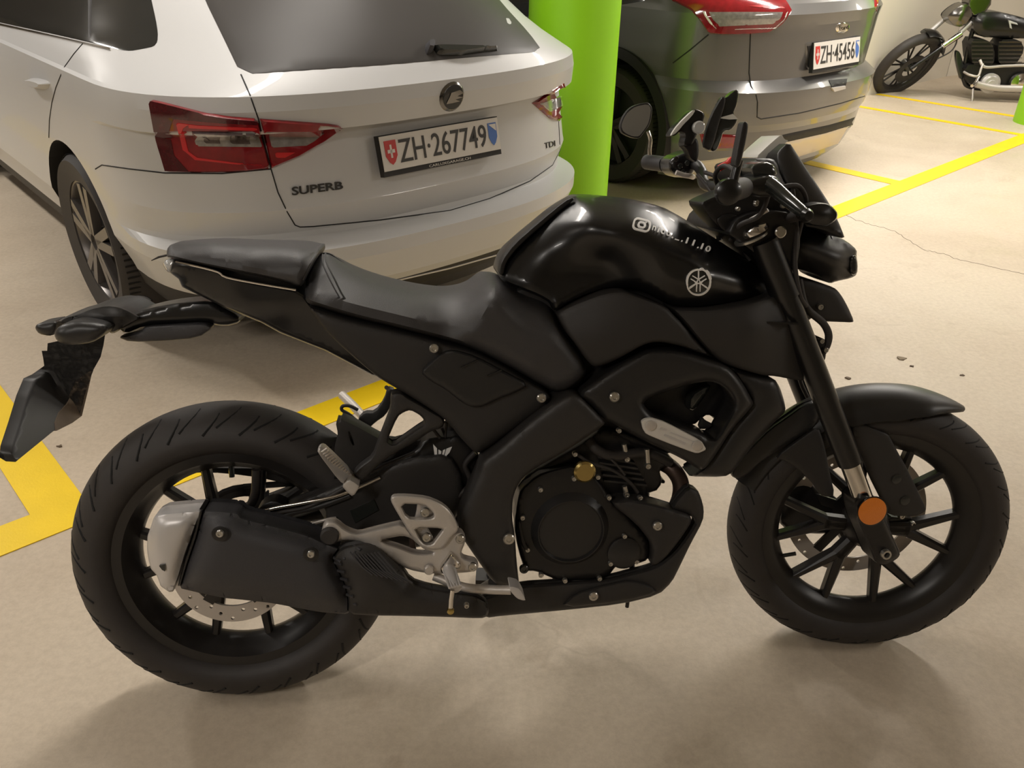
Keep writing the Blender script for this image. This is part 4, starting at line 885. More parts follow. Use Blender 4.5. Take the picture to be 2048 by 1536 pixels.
for i in range(5): solid('cooling_fin', [(1196 + i * 3, 912 + i * 12), (1270 + i * 6, 925 + i * 11), (1270 + i * 6, 929 + i * 11), (1196 + i * 3, 916 + i * 12)], -.108, -.08, M['frame_black'], eng, r=0, rp=0, ch=0)
ptube('coolant_hose', [(1178, 880, -.11), (1195, 900, -.12), (1230, 912, -.12), (1290, 905, -.11), (1340, 925, -.09)], .0095, M['rubber'], bike)
ptube('throttle_cable', [(1150, 905, -.12), (1180, 925, -.125), (1225, 940, -.125), (1260, 965, -.12), (1275, 985, -.115)], .0035, M['rubber'], bike)
ptube('throttle_cable', [(1222, 918, -.128), (1236, 932, -.13), (1250, 950, -.13)], .0025, M['rubber'], bike)
for a_, b_ in (((1248, 888), (1254, 918)), ((1294, 898), (1296, 932)), ((1249, 972), (1253, 990))):
    ptube('steel_stud', [(*a_, -.118), (*b_, -.118)], .0052, M['bolt'], bike, n=1)
    bolt(*b_, -.122, bike, .0062)
ptube('exhaust_header', [(1325, 925, -.06), (1345, 938, -.075), (1360, 962, -.085), (1361, 990, -.09), (1350, 1018, -.085), (1325, 1045, -.07)], .0165, M['pipe'], bike, seg=20)
solid('sensor_block', [(1300, 948), (1315, 945), (1322, 958), (1331, 962), (1328, 968), (1312, 962), (1306, 972), (1298, 965)], -.085, -.05, M['deep_black'], bike, r=.002)

# ---- belly pan
bp = solid('belly_pan', [(960, 1199), (1000, 1183), (1038, 1171), (1130, 1165), (1200, 1160), (1232, 1154), (1264, 1145), (1293, 1138), (1317, 1129), (1350, 1103), (1378, 1065), (1392, 1040), (1378, 1030), (1340, 1020), (1350, 1000), (1376, 972), (1395, 979), (1402, 995), (1408, 1018), (1406, 1042), (1381, 1088), (1359, 1134), (1344, 1164), (1317, 1190), (1244, 1208), (1122, 1221), (1000, 1232), (972, 1236), (955, 1220)], -.125, 0, M['matte_black'], bike, th=.018, bulge=.010, R_=16, r=.006, rp=6)
solid('belly_pan_panel', [(1220, 1006), (1240, 1000), (1258, 999), (1305, 1006), (1345, 1018), (1380, 1030), (1384, 1042), (1365, 1072), (1340, 1105), (1317, 1128), (1300, 1132), (1304, 1100), (1300, 1082), (1270, 1045)], -.138, -.10, M['matte_black'], bike, bulge=.010, R_=16, r=.006, rp=6)
solid('belly_pan_lip', [(1120, 1216), (1150, 1186), (1200, 1172), (1240, 1163), (1262, 1160), (1300, 1170), (1316, 1186), (1244, 1204)], -.142, -.12, M['matte_black'], bp, bulge=.006, R_=14, r=.005)
for p, y_, r_ in (((868, 697), -.147, .0085), ((1083, 796), -.147, .0090), ((1229, 794), -.172, .0095), ((1315, 1052), -.154, .0092), ((1187, 1192), -.156, .0092), ((1018, 1078), -.182, .0110), ((803, 796), -.10, .0088), ((876, 843), -.10, .0085)): bolt(*p, y_, bike, r_, .0045)
for q_ in ((1110, 1150, 1112, 1180), (1262, 1120, 1268, 1160)): ptube('pan_bracket', [(q_[0], q_[1], -.07), (q_[2], q_[3], -.115)], .006, M['deep_black'], bp, n=1)
ptube('drain_tube', [(1257, 1190, -.05), (1254, 1214, -.05)], .004, M['rubber'], bike, n=1)
# ---- side stand on the far side
ptube('side_stand', [(985, 1165, .10), (960, 1180, .15)], .011, M['frame_black'], bike, n=1)
_w = BIKE.Mi @ (Vector(BIKE.M @ Vector((.52, .0, 0)) + BIKE.T) + Vector((-.03, .30, 0)) - BIKE.T)
sd = MB(); p0 = Vector((.56, .09, .22)); foot = BIKE.Mi @ (Vector(((BIKE.M @ p0 + BIKE.T).x - .05, (BIKE.M @ p0 + BIKE.T).y + .13, .012)) - BIKE.T)
sd.tube([p0, foot], .011, 12); sd.build('side_stand_leg', M['frame_black'], bike)
ft = MB(); ft.box(foot, (.07, .045, .012), (BIKE.Mi)); ft.build('side_stand_foot', M['frame_black'], bike)

# ---- exhaust
sil = solid('silencer', [(406, 1020), (440, 1021), (476, 1025), (483, 1035), (543, 1050), (600, 1065), (619, 1071), (645, 1083), (680, 1097), (668, 1112), (667, 1120), (680, 1145), (692, 1170), (698, 1200), (697, 1229), (638, 1224), (543, 1206), (480, 1199), (448, 1196), (400, 1186), (358, 1176), (372, 1130), (390, 1078)], -.190, -.150, M['silencer'], bike, bulge=.050, R_=46, r=.003, rp=3, step=9, q=.12)
solid('silencer_end_cap', [(308, 1034), (321, 1027), (360, 1023), (400, 1020), (404, 1023), (392, 1052), (372, 1108), (358, 1155), (347, 1183), (338, 1184), (321, 1172), (317, 1160), (313, 1150), (302, 1138), (297, 1120), (294, 1098), (295, 1072), (302, 1052)], -.186, -.150, M['alu_sat'], bike, bulge=.034, R_=18, r=.003, rp=3, step=7, q=.1)
solid('end_cap_band', [(399, 1018), (407, 1019), (393, 1075), (375, 1128), (362, 1172), (355, 1172), (370, 1118), (389, 1062)], -.195, -.150, M['gloss_black'], bike, bulge=.02, R_=4, r=.002, rp=2, ch=0)
solid('end_cap_recess', [(318, 1132), (330, 1129), (330, 1143), (324, 1140)], -.222, -.20, M['smoke'], bike, r=0, rp=0, ch=0)
for p in ((440, 1067), (622, 1108)):
    disc('heat_shield_screw_cup', *p, -.243, .0135, .003, M['deep_black'], sil); bolt(*p, -.248, sil, .0068, .004)
cg = solid('catalyser_cover', [(668, 1113), (676, 1102), (690, 1093), (717, 1087), (740, 1088), (760, 1096), (783, 1118), (803, 1137), (822, 1166), (856, 1177), (900, 1184), (942, 1190), (965, 1200), (976, 1212), (978, 1222), (974, 1233), (962, 1237), (893, 1234), (820, 1232), (746, 1231), (696, 1228), (697, 1200), (690, 1168), (678, 1142), (667, 1122)], -.205, 0, M['matte_black'], bike, th=.022, bulge=.035, R_=40, r=.004, rp=4, step=10)
for i in range(11):
    t = i / 10; x0 = 668 + 50 * t if t < .5 else 693 + 0 * t
    if i < 5: a_ = (668 + 10 * i, 1115 - 6 * i)
    else: a_ = (670 + (i - 5) * 6, 1125 + (i - 5) * 16)
    b_ = (a_[0] + 14, a_[1] + 9 if i < 5 else a_[1] + 4)
    ptube('cover_rib', [(a_[0], a_[1], -.212), (b_[0], b_[1], -.226)], .0030, M['silencer'], cg, n=1, seg=8)
for i in range(9):
    ptube('cover_rib', [(700 + i * 7, 1108 - abs(4 - i) * 1.0, -.236), (722 + i * 9, 1132 + i * 2, -.241), (745 + i * 10, 1150 + i * 2, -.241)], .0016, M['silencer'], cg, n=1, seg=6)
bolt(933, 1211, -.243, cg, .005)

# ---- foot rests and hanger
hang = solid('footrest_hanger', [(643, 1062), (646, 1050), (656, 1042), (668, 1042), (678, 1048), (688, 1057), (702, 1064), (717, 1068), (746, 1060), (775, 1053), (806, 1046), (830, 1075), (865, 1090), (890, 1080), (905, 1066), (917, 1062), (925, 1065), (931, 1075), (930, 1086), (922, 1105), (926, 1116), (940, 1120), (952, 1122), (958, 1131), (953, 1140), (942, 1144), (920, 1146), (878, 1148), (850, 1146), (820, 1140), (790, 1126), (775, 1117), (756, 1106), (735, 1092), (715, 1082), (690, 1080), (668, 1086), (652, 1082)], -.195, -.178, M['alu'], bike,
      holes=[[(760, 1081), (778, 1076), (805, 1071), (822, 1076), (835, 1088), (850, 1100), (868, 1104), (860, 1108), (830, 1107), (800, 1095), (775, 1088)]], bulge=.006, R_=8, r=.004, rp=4, step=8)
disc('hanger_bush', 660, 1069, -.198, .0165, .012, M['rubber'], hang, seg=28)
solid('inner_bracket', [(835, 1004), (850, 1008), (872, 1026), (868, 1042), (850, 1050), (870, 1085), (850, 1092), (830, 1080), (825, 1050), (832, 1030)], -.192, -.18, M['alu'], bike, r=.002, rp=2)
hp = solid('heel_guard', [(781, 1001), (783, 994), (790, 991), (815, 991), (854, 995), (881, 1006), (897, 1018), (908, 1034), (917, 1055), (914, 1064), (903, 1073), (890, 1092), (880, 1099), (862, 1100), (846, 1096), (835, 1086), (820, 1067), (808, 1048), (799, 1033), (790, 1018)], -.208, -.197, M['alu'], bike,
      holes=[[(799, 1007), (849, 1009), (860, 1018), (869, 1029), (865, 1037), (840, 1039), (814, 1037)], [(827, 1055), (888, 1056), (881, 1066), (872, 1078), (864, 1089), (849, 1089), (838, 1077)]], bulge=.003, R_=5, r=.003, rp=4, step=8)
for p in ((850, 1025), (853, 1075), (920, 1078), (945, 1134)): bolt(*p, -.202 if p[0] < 900 else -.203, hang, .0085, .004)
disc('pivot_bolt', 858, 1138, -.203, .009, .008, M['alu'], hang)
pg = ptube('rider_footrest', [(895, 1132, -.205), (903, 1155, -.245), (912, 1176, -.275)], .0105, M['alu_sat'], bike, n=1, seg=16)
for i in range(5):
    ptube('footrest_rib', [(887 + i * 5.5, 1141 - i * 1.2, -.222), (899 + i * 5.5, 1176 - i * 1.2, -.285)], .0024, M['alu_sat'], pg, n=1, seg=6)
solid('footrest_clevis', [(880, 1134), (893, 1118), (901, 1104), (912, 1118), (924, 1130), (917, 1140), (905, 1136), (890, 1150), (882, 1146)], -.214, -.195, M['chrome'], bike, bulge=.004, R_=6, r=.003)
ptube('footrest_feeler', [(905, 1180, -.282), (902, 1200, -.282), (901, 1218, -.282)], .0042, M['chrome'], bike, n=1)
bl = MB(); bl.lathe([(0, -.007), (.006, -.004), (.007, 0), (.006, .004), (0, .007)], 'Y', 14, BIKE.at(901, 1221, -.282)); bl.build('feeler_ball', M['brass'], bike)
pd = ptube('brake_pedal', [(868, 1152, -.185), (900, 1165, -.195), (935, 1176, -.205), (980, 1179, -.212), (1022, 1180, -.22)], .0085, M['alu'], bike, seg=14)
solid('pedal_pad', [(1018, 1172), (1026, 1173), (1040, 1177), (1052, 1200), (1046, 1201), (1034, 1197), (1022, 1184)], -.24, -.205, M['alu_sat'], pd, r=.002, rp=2)
ptube('brake_switch_rod', [(826, 1052, -.17), (824, 1075, -.17), (826, 1098, -.17)], .006, M['pipe'], bike, n=1)
# passenger rests
br = solid('passenger_rest_bracket', [(781, 788), (790, 784), (805, 785), (815, 794), (838, 806), (864, 822), (884, 833), (890, 845), (884, 856), (862, 862), (830, 884), (790, 906), (756, 930), (727, 961), (712, 955), (706, 946), (722, 930), (744, 915), (756, 881), (770, 845), (781, 815)], -.125, -.10, M['frame_black'], bike,
      holes=[[(795, 833), (808, 824), (821, 820), (838, 829), (847, 838), (848, 848), (835, 856), (808, 875), (787, 890), (774, 882)]], bulge=.008, R_=8, r=.005, rp=4, step=8)
pp = solid('passenger_footrest', [(635, 905), (636, 896), (643, 891), (651, 894), (706, 948), (704, 960), (690, 968), (680, 964)], lambda x_, y_: -.235 + .105 * max(0, min(1, (x_ - 640) / 60)), 0, M['alu_sat'], bike, r=.004, rp=4, step=7, th=.013)
for i in range(13):
    t = i / 12; x_, y_ = 651 + 46 * t, 899 + 50 * t; yy = -.240 + .105 * t
    ptube('footrest_rib', [(x_ + 3, y_ - 3, yy), (x_ - 8, y_ + 5, yy)], .0016, M['alu'], pp, n=1, seg=6)
solid('footrest_hinge', [(683, 971), (698, 958), (712, 966), (720, 973), (706, 994), (694, 984)], -.155, -.12, M['alu'], bike, r=.003)
solid('passenger_rest_bracket', [(775, 775), (790, 780), (785, 805), (772, 830), (750, 845), (735, 860), (722, 850), (715, 838), (728, 825), (750, 825), (768, 800)], .105, .125, M['frame_black'], bike, r=.003, label='far side bracket')
ptube('passenger_footrest', [(729, 836, .12), (705, 810, .17), (684, 790, .21)], .0095, M['alu'], bike, n=1, seg=14)
ptube('wire_hoop', [(722, 850, .08), (700, 830, .08), (684, 820, .08), (686, 812, .08), (700, 812, .08), (716, 820, .08)], .0036, M['rubber'], bike)
ptube('cable_tie', [(776, 777, -.05), (773, 775, -.07)], .004, M['rubber'], bike, n=1)
ptube('brake_line', [(884, 856, -.09), (890, 875, -.09), (893, 846, -.09)], .003, M['rubber'], bike, n=1)
ptube('brake_line', [(866, 858, -.09), (880, 876, -.09)], .003, M['rubber'], bike, n=1)

# ---- plate holder and indicators
solid('plate_holder_arm', [(246, 632), (300, 615), (360, 604), (424, 600), (443, 612), (478, 630), (482, 645), (450, 653), (410, 646), (350, 649), (290, 652), (250, 668), (236, 655)], -.022, .022, M['gloss_black'], bike, mirror=True, bulge=.018, R_=12, r=0, rp=3, step=9)
solid('holder_arm_side', [(290, 653), (350, 649), (407, 645), (428, 655), (396, 676), (330, 682), (260, 684), (235, 674), (262, 668), (282, 662)], -.045, -.018, M['silencer'], bike, bulge=.006, R_=8, r=.003, step=9)
solid('holder_hump', [(113, 645), (130, 633), (154, 627), (180, 616), (212, 609), (239, 612), (262, 622), (284, 636), (262, 648), (240, 660), (226, 668), (214, 662), (190, 655), (150, 650)], -.03, .03, M['satin_black'], bike, mirror=True, bulge=.055, R_=20, r=0, rp=3, step=9)
def hy(x_, y_): return -.085 + .17 * max(0, min(1, ((x_ - 31) * 126 + (923 - y_) * 90) / (126 ** 2 + 90 ** 2)))
V, T, d = trimesh([(113, 688), (150, 680), (210, 664), (206, 690), (200, 715), (186, 740), (172, 778), (158, 832), (140, 845), (106, 863), (31, 924), (18, 916), (20, 893), (36, 843), (51, 792), (65, 758), (82, 750), (106, 733), (104, 718), (101, 703), (112, 703)], (), 10, (3,))
fp = [BIKE.at(x_, y_, hy(x_, y_)) + Vector((.004 * qc(dd / 4), 0, 0)) for (x_, y_), dd in zip(V, d)]; n = len(fp); bk = [p - Vector((.016, 0, -.002)) for p in fp]
ph = mk('plate_holder', fp + bk, [t for t in T] + [(t[0] + n, t[2] + n, t[1] + n) for t in T] + [(b_, a_, a_ + n, b_ + n) for a_, b_ in border(T)], M['satin_black'], bike, 40)
V, T, d = trimesh([(150, 760), (178, 742), (170, 778), (157, 832), (138, 846), (106, 862), (104, 845), (112, 825), (128, 808), (138, 785)], (), 9, ())
fp = [BIKE.at(x_, y_, hy(x_, y_)) + Vector((.0065, 0, 0)) for x_, y_ in V]; n = len(fp); bk = [p - Vector((.004, 0, 0)) for p in fp]
mk('number_plate', fp + bk, [t for t in T] + [(t[0] + n, t[2] + n, t[1] + n) for t in T] + [(b_, a_, a_ + n, b_ + n) for a_, b_ in border(T)], M['dirt'], ph, 40, label='muddy lower part of the plate')
solid('rear_indicator', [(108, 669), (113, 657), (126, 648), (154, 641), (190, 643), (212, 648), (220, 657), (206, 672), (185, 685), (150, 690), (126, 688), (113, 681)], -.10, -.06, M['satin_black'], bike, bulge=.020, R_=20, r=.002, rp=2, step=7)
solid('rear_indicator', [(229, 611), (240, 602), (260, 597), (280, 599), (294, 608), (284, 619), (258, 623), (240, 619)], .12, .16, M['satin_black'], bike, bulge=.016, R_=12, r=.002, rp=2, step=6, label='far side indicator')
solid('plate_lamp', [(70, 657), (72, 650), (80, 646), (98, 643), (114, 641), (116, 655), (109, 669), (98, 672), (78, 668)], -.02, .02, M['satin_black'], bike, bulge=.012, R_=10, r=.002, rp=2, step=6)
ptube('rear_light_stalk', [(303, 521, .02), (318, 514, .01), (336, 510, 0)], .003, M['rubber'], bike, n=1, rs=[.0008, .002, .004])

# ---- fork, front mudguard
def fork_pt(px, py, y): return BIKE.at(px, py, y)
def fork(side):
    y = -.118 * 1.0
    top = BIKE.at(1527, 480, y); bot = BIKE.at(1700, 925, y); ax_ = BIKE.at(1758, 1085, y)
    if side > 0:        # mirrored about the steering plane, turned with the bars
        def mir(p):
            q = SR.transposed() @ (p - _A); q.y = -q.y; return SR @ q + _A
        top, bot, ax_ = mir(top), mir(bot), mir(ax_)
    d = (bot - top).normalized(); L_ = (bot - top).length
    a = MB().tube([top, top + d * L_ * .24], .0265, 28).build('fork_outer_tube', M['gloss_black'], bike)
    b = MB().tube([top + d * L_ * .24, bot], .0235, 28).build('fork_outer_tube', M['gloss_black'], bike)
    MB().tube([bot - d * .02, bot + (ax_ - bot) * .55], .0195, 28).build('fork_inner_tube', M['chrome'], bike)
    return top, bot, ax_, d
fk = fork(-1); fork(1)
solid('fork_bottom', [(1706, 1004), (1716, 992), (1738, 990), (1755, 1006), (1768, 1030), (1778, 1056), (1790, 1082), (1801, 1107), (1796, 1116), (1784, 1124), (1771, 1129), (1750, 1126), (1743, 1109), (1730, 1075), (1714, 1040)], -.135, -.085, M['deep_black'], bike, bulge=.010, R_=14, r=.005, rp=5)
solid('fork_bottom', [(1640, 975), (1660, 985), (1690, 1010), (1706, 1040), (1716, 1075), (1700, 1100), (1685, 1080), (1668, 1050), (1645, 1010)], .09, .12, M['deep_black'], bike, r=.005, label='far side fork foot')
disc('reflector_housing', 1744, 1022, -.147, .0315, .004, M['gloss_black'], bike, seg=32)
disc('amber_reflector', 1744, 1022, -.151, .0285, .004, M['orange'], bike, seg=32)
c = BIKE.at(1771, 1108, -.149); MB().lathe([(.0055, -.004), (.0062, -.006), (.0095, -.006), (.0105, -.003), (.0105, .003), (.0055, .003)], 'Y', 24, c, closed=True).build('axle_nut', M['bolt'], bike)
solid('front_caliper', [(1576, 979), (1600, 968), (1625, 966), (1641, 984), (1660, 995), (1680, 1010), (1694, 1036), (1696, 1060), (1670, 1066), (1630, 1068), (1576, 1062), (1557, 1044), (1560, 1020), (1566, 1000)], .075, .125, M['deep_black'], bike, bulge=.012, R_=14, r=.005)
solid('abs_sensor', [(1777, 1032), (1800, 1034), (1829, 1036), (1834, 1055), (1820, 1068), (1790, 1066), (1776, 1056)], -.02, .02, M['deep_black'], bike, r=.004)
bolt(1803, 1032, -.03, bike, .007); bolt(1826, 1048, -.03, bike, .006)
# mudguard: a curved shell over the tyre
ms = MB(); aa = [R(a) for a in np.linspace(60, 158, 40)]; V_ = []; F_ = []; nn = 13
for i, a in enumerate(aa):
    t = i / 39; wd = .068 * min(1, .22 + 3.2 * t ** .8) if t < .5 else .068 * (1 - .25 * (t - .5) * 2)
    drop = .055 * min(1, .12 + 3.0 * t) * (1 if t < .5 else .8)
    for k in range(nn):
        u = -1 + 2 * k / (nn - 1); ph_ = u * R(86)
        rr = .322 - drop * (1 - math.cos(ph_)); V_.append((rr * math.cos(a), wd * math.sin(ph_), rr * math.sin(a)))
n1 = len(V_)
V_ += [((math.hypot(x_, z_) - .004) / math.hypot(x_, z_) * x_, y_ * .94, (math.hypot(x_, z_) - .004) / math.hypot(x_, z_) * z_) for x_, y_, z_ in V_]
for i in range(39):
    for k in range(nn - 1):
        q = (i * nn + k, i * nn + k + 1, (i + 1) * nn + k + 1, (i + 1) * nn + k); F_.append(q); F_.append(tuple(n1 + j for j in reversed(q)))
    for k in (0, nn - 1): F_.append((i * nn + k, (i + 1) * nn + k, n1 + (i + 1) * nn + k, n1 + i * nn + k))
for k in range(nn - 1):
    F_.append((k, k + 1, n1 + k + 1, n1 + k)); F_.append((39 * nn + k, 39 * nn + k + 1, n1 + 39 * nn + k + 1, n1 + 39 * nn + k))
ms.add(V_, F_); to_bike(ms, FRL); mg = ms.build('front_mudguard', M['satin_black'], bike, 50)
solid('mudguard_side', [(1672, 838), (1690, 828), (1740, 828), (1800, 830), (1830, 833), (1800, 839), (1790, 850), (1781, 870), (1770, 866), (1750, 850), (1728, 842), (1700, 845)], -.064, -.058, M['satin_black'], mg, r=.002, rp=3)
solid('mudguard_bracket', [(1706, 846), (1727, 848), (1752, 858), (1777, 868), (1784, 882), (1796, 905), (1811, 931), (1834, 978), (1852, 1017), (1848, 1025), (1829, 1033), (1777, 1031), (1768, 1010), (1755, 985), (1740, 955), (1726, 920), (1711, 891), (1705, 865)], -.072, -.066, M['matte_black'], mg, bulge=.003, R_=8, r=.002, rp=3)
for p in ((1793, 958), (1810, 1001)): disc('bracket_hole', *p, -.0755, .0105, .001, M['smoke'], mg, seg=20)
solid('mudguard_bracket', [(1636, 852), (1646, 880), (1652, 905), (1659, 945), (1670, 990), (1655, 994), (1640, 990), (1628, 970), (1612, 952), (1602, 942), (1585, 930), (1568, 920), (1550, 918), (1566, 902), (1597, 880)], -.072, -.066, M['matte_black'], mg, bulge=.003, R_=8, r=.002, rp=3)
solid('mudguard_rear', [(1466, 956), (1462, 945), (1478, 920), (1505, 890), (1540, 856), (1575, 832), (1605, 810), (1636, 800), (1640, 840), (1620, 862), (1590, 880), (1555, 902), (1520, 925), (1500, 945), (1484, 955)], -.060, -.046, M['satin_black'], mg, bulge=.004, R_=10, r=.006)

# ---- front end: lamp, cowl, screen, clamps, bars
solid('headlamp_cowl', [(1560, 470), (1600, 452), (1642, 460), (1663, 467), (1695, 483), (1714, 500), (1713, 511), (1716, 529), (1714, 549), (1703, 556), (1671, 563), (1661, 567), (1646, 562), (1638, 552), (1617, 544), (1594, 538), (1575, 530), (1560, 520)], -.02, .02, M['satin_black'], bike, mirror=True, bulge=.085, R_=45, r=0, rp=3, step=10)
solid('headlamp_lens', [(1701, 512), (1712, 509), (1716, 529), (1715, 547), (1706, 551), (1699, 545), (1698, 528)], -.06, .03, M['smoke'], bike, bulge=.01, R_=6, r=.002, rp=2, step=6)
lc = solid('lower_cowl', [(1590, 548), (1601, 552), (1635, 563), (1668, 575), (1676, 582), (1685, 594), (1697, 616), (1708, 642), (1704, 645), (1680, 644), (1650, 643), (1632, 642), (1612, 628), (1596, 600)], -.045, .045, M['matte_black'], bike, mirror=True, bulge=.012, R_=12, r=.0, rp=3, step=9)
bolt(1640, 614, -.060, lc, .0065); bolt(1616, 632, -.060, lc, .0075)
ptube('wiring_loom', [(1598, 560, -.07), (1606, 600, -.085), (1618, 622, -.09), (1645, 645, -.085), (1657, 668, -.08), (1654, 690, -.08), (1644, 706, -.08)], .0072, M['rubber'], bike)
ptube('brake_line', [(1585, 380, -.10), (1592, 450, -.12), (1590, 530, -.13), (1600, 590, -.13), (1612, 612, -.12)], .0045, M['rubber'], bike)
solid('hose_union', [(1628, 676), (1640, 674), (1650, 680), (1653, 700), (1650, 722), (1640, 728), (1630, 706)], -.085, -.05, M['deep_black'], bike, r=.003)
for p in ((1643, 682), (1651, 700)): bolt(*p, -.09, bike, .0055)
ptube('brake_line', [(1606, 700, .06), (1600, 760, .07), (1640, 850, .09), (1650, 960, .10)], .0045, M['rubber'], bike)
ys = lambda x_, y_: -.105 + .09 * max(0, min(1, (460 - y_) / 160))
solid('wind_screen', [(1578, 283), (1592, 305), (1620, 348), (1650, 393), (1668, 424), (1684, 460), (1690, 478), (1664, 470), (1642, 458), (1604, 452), (1590, 400), (1562, 350), (1553, 318), (1554, 303)], ys, .1, M['satin_black'], bike, mirror=True, bulge=.012, R_=40, r=.0, rp=3, step=10)
solid('instrument_display', [(1512, 314), (1530, 296), (1548, 280), (1563, 268), (1569, 279), (1578, 281), (1554, 300), (1551, 316), (1546, 318), (1520, 318)], .03, .12, M['glass_grey'], bike, r=.001, rp=2)  # pale base colour stands for the ceiling reflected in the glass
solid('instrument_housing', [(1480, 330), (1506, 322), (1512, 316), (1546, 317), (1556, 330), (1560, 350), (1590, 400), (1592, 430), (1560, 440), (1530, 420), (1500, 380), (1484, 356)], -.06, .06, M['satin_black'], bike, mirror=True, bulge=.02, R_=12, r=0, rp=3)
solid('fork_clamp', [(1468, 440), (1500, 425), (1545, 420), (1580, 425), (1600, 450), (1600, 500), (1590, 545), (1570, 560), (1545, 540), (1525, 520), (1500, 500), (1470, 478), (1455, 468)], -.125, .125, M['deep_black'], bike, r=.006, rp=5)
solid('upper_fork_clamp', [(1398, 408), (1414, 398), (1460, 380), (1500, 378), (1545, 385), (1580, 410), (1590, 440), (1560, 452), (1500, 448), (1460, 470), (1446, 462), (1422, 440)], -.095, -.02, M['deep_black'], bike, r=.006, rp=5)
disc('clamp_bolt', 1560, 464, -.132, .0105, .005, M['bolt'], bike, seg=20)
cp = fk[0]; nrm = Matrix(( (1,0,0),(0,1,0),(0,0,1)))
rotc = Vector((0, 0, 1)).rotation_difference(-fk[3]).to_matrix()
MB().lathe([(0, .014), (.018, .014), (.024, .010), (.026, .004), (.026, 0), (0, 0)], 'Z', 28, BIKE.at(1510, 464, -.118), rotc).build('fork_cap', M['chrome'], bike)
MB().lathe([(.024, .0), (.031, .0), (.031, .004), (.024, .004)], 'Z', 28, BIKE.at(1503, 477, -.118) , rotc, closed=True).build('fork_cap_ring', M['bolt'], bike)
MB().lathe([(0, .008), (.012, .008), (.014, 0), (0, 0)], 'Z', 20, BIKE.at(1446, 475, .0), rotc).build('steering_stem_nut', M['chrome'], bike)
# handlebar
hb = ptube('handlebar', [(1335, 329, .34), (1372, 330, .27), (1392, 330, .22), (1404, 345, .18), (1409, 368, .12), (1440, 375, .04), (1480, 372, -.05), (1500, 372, -.12), (1490, 378, -.20), (1462, 383, -.30)], .0115, M['satin_black'], bike, seg=16)
ptube('handlebar_grip', [(1294, 324, .42), (1340, 330, .335)], .0165, M['silencer'], hb, n=1, seg=20, rs=[.0175, .0155])
ptube('handlebar_grip', [(1485, 376, -.21), (1458, 383, -.335)], .0175, M['rubber'], hb, n=1, seg=24)
MB().lathe([(0, -.010), (.010, -.010), (.019, -.004), (.0205, .004), (.017, .016), (0, .016)], 'Y', 28, BIKE.at(1457, 384, -.34)).build('bar_end_weight', M['gloss_black'], hb)
sw = solid('switch_cluster', [(1336, 322), (1348, 312), (1362, 306), (1378, 300), (1388, 306), (1396, 318), (1392, 336), (1384, 350), (1366, 356), (1350, 352), (1338, 342)], .24, .31, M['gloss_black'], bike, bulge=.015, R_=12, r=.003, step=8)
for p in ((1352, 318), (1360, 332), (1374, 326), (1366, 344), (1382, 316)): disc('switch_button', *p, .222, .0058, .004, M['smoke'], sw, seg=12)
ptube('clutch_lever', [(1352, 345, .20), (1366, 350, .20), (1378, 352, .20), (1386, 354, .22)], .0055, M['alu'], bike, n=3)
solid('switch_cluster', [(1490, 362), (1520, 352), (1550, 350), (1562, 364), (1558, 384), (1540, 394), (1510, 394), (1494, 384)], -.20, -.13, M['gloss_black'], bike, bulge=.015, R_=12, r=.003, step=8, label='right-hand switch cluster')
ptube('brake_lever', [(1532, 366, -.20), (1550, 378, -.22), (1575, 400, -.25), (1600, 420, -.285), (1611, 429, -.30)], .0082, M['smoke'], bike, rs=[.014, .013, .012, .010, .008])
bl = MB()
bl.lathe([(0, -.011), (.0075, -.008), (.011, 0), (.0075, .008), (0, .011)], 'Y', 18, BIKE.at(1614, 431, -.305)); bl.build('lever_ball', M['gloss_black'], bike)
solid('brake_reservoir', [(1500, 330), (1530, 322), (1550, 330), (1556, 352), (1535, 362), (1505, 360)], -.17, -.12, M['smoke'], bike, bulge=.01, R_=8, r=.003)
ptube('mirror_stem', [(1462, 384, -.33), (1470, 350, -.33), (1478, 320, -.33)], .007, M['gloss_black'], bike, n=2)
mr = solid('bar_end_mirror', [(1484, 248), (1487, 244), (1492, 243), (1497, 249), (1494, 272), (1487, 304), (1481, 330), (1474, 336), (1469, 327), (1474, 300)], -.345, -.325, M['satin_black'], bike, r=.003, rp=3, step=7, label='right mirror, seen edge on')
ml = solid('bar_end_mirror', [(1240, 252), (1245, 236), (1253, 223), (1261, 215), (1270, 210), (1284, 206), (1297, 205), (1305, 216), (1303, 234), (1299, 250), (1288, 265), (1279, 277), (1266, 276), (1253, 271), (1243, 265)], .40, .418, M['satin_black'], bike, r=.002, rp=2, step=7, label='left round mirror')
solid('mirror_glass', [(1243, 251), (1248, 237), (1256, 224), (1271, 213), (1296, 208), (1302, 217), (1300, 234), (1296, 249), (1286, 263), (1278, 273), (1266, 273), (1254, 268), (1246, 262)], .398, .40, M['mirror'], ml, r=0, rp=0, step=8)
ptube('mirror_stem', [(1300, 318, .41), (1299, 300, .41), (1301, 280, .41), (1296, 262, .41)], .0045, M['chrome'], bike, n=3)
ph_ = solid('phone_mount', [(1340, 272), (1348, 258), (1356, 248), (1370, 234), (1383, 221), (1390, 218), (1402, 222), (1410, 229), (1405, 246), (1396, 264), (1386, 288), (1376, 291), (1366, 290), (1372, 268), (1360, 262), (1350, 272)], .16, .20, M['gloss_black'], bike, r=.003, rp=3, step=7)
solid('mount_clamp', [(1356, 248), (1384, 221), (1391, 220), (1384, 232), (1366, 250), (1360, 258), (1350, 268), (1340, 272)], .150, .158, M['glass_grey'], ph_, r=.001, rp=2, step=7)
disc('mount_knob', 1396, 255, .150, .013, .010, M['lens'], ph_, seg=20)
solid('mount_arm', [(1364, 290), (1384, 270), (1396, 280), (1398, 305), (1394, 325), (1380, 318), (1374, 300)], .17, .20, M['deep_black'], bike, r=.003)
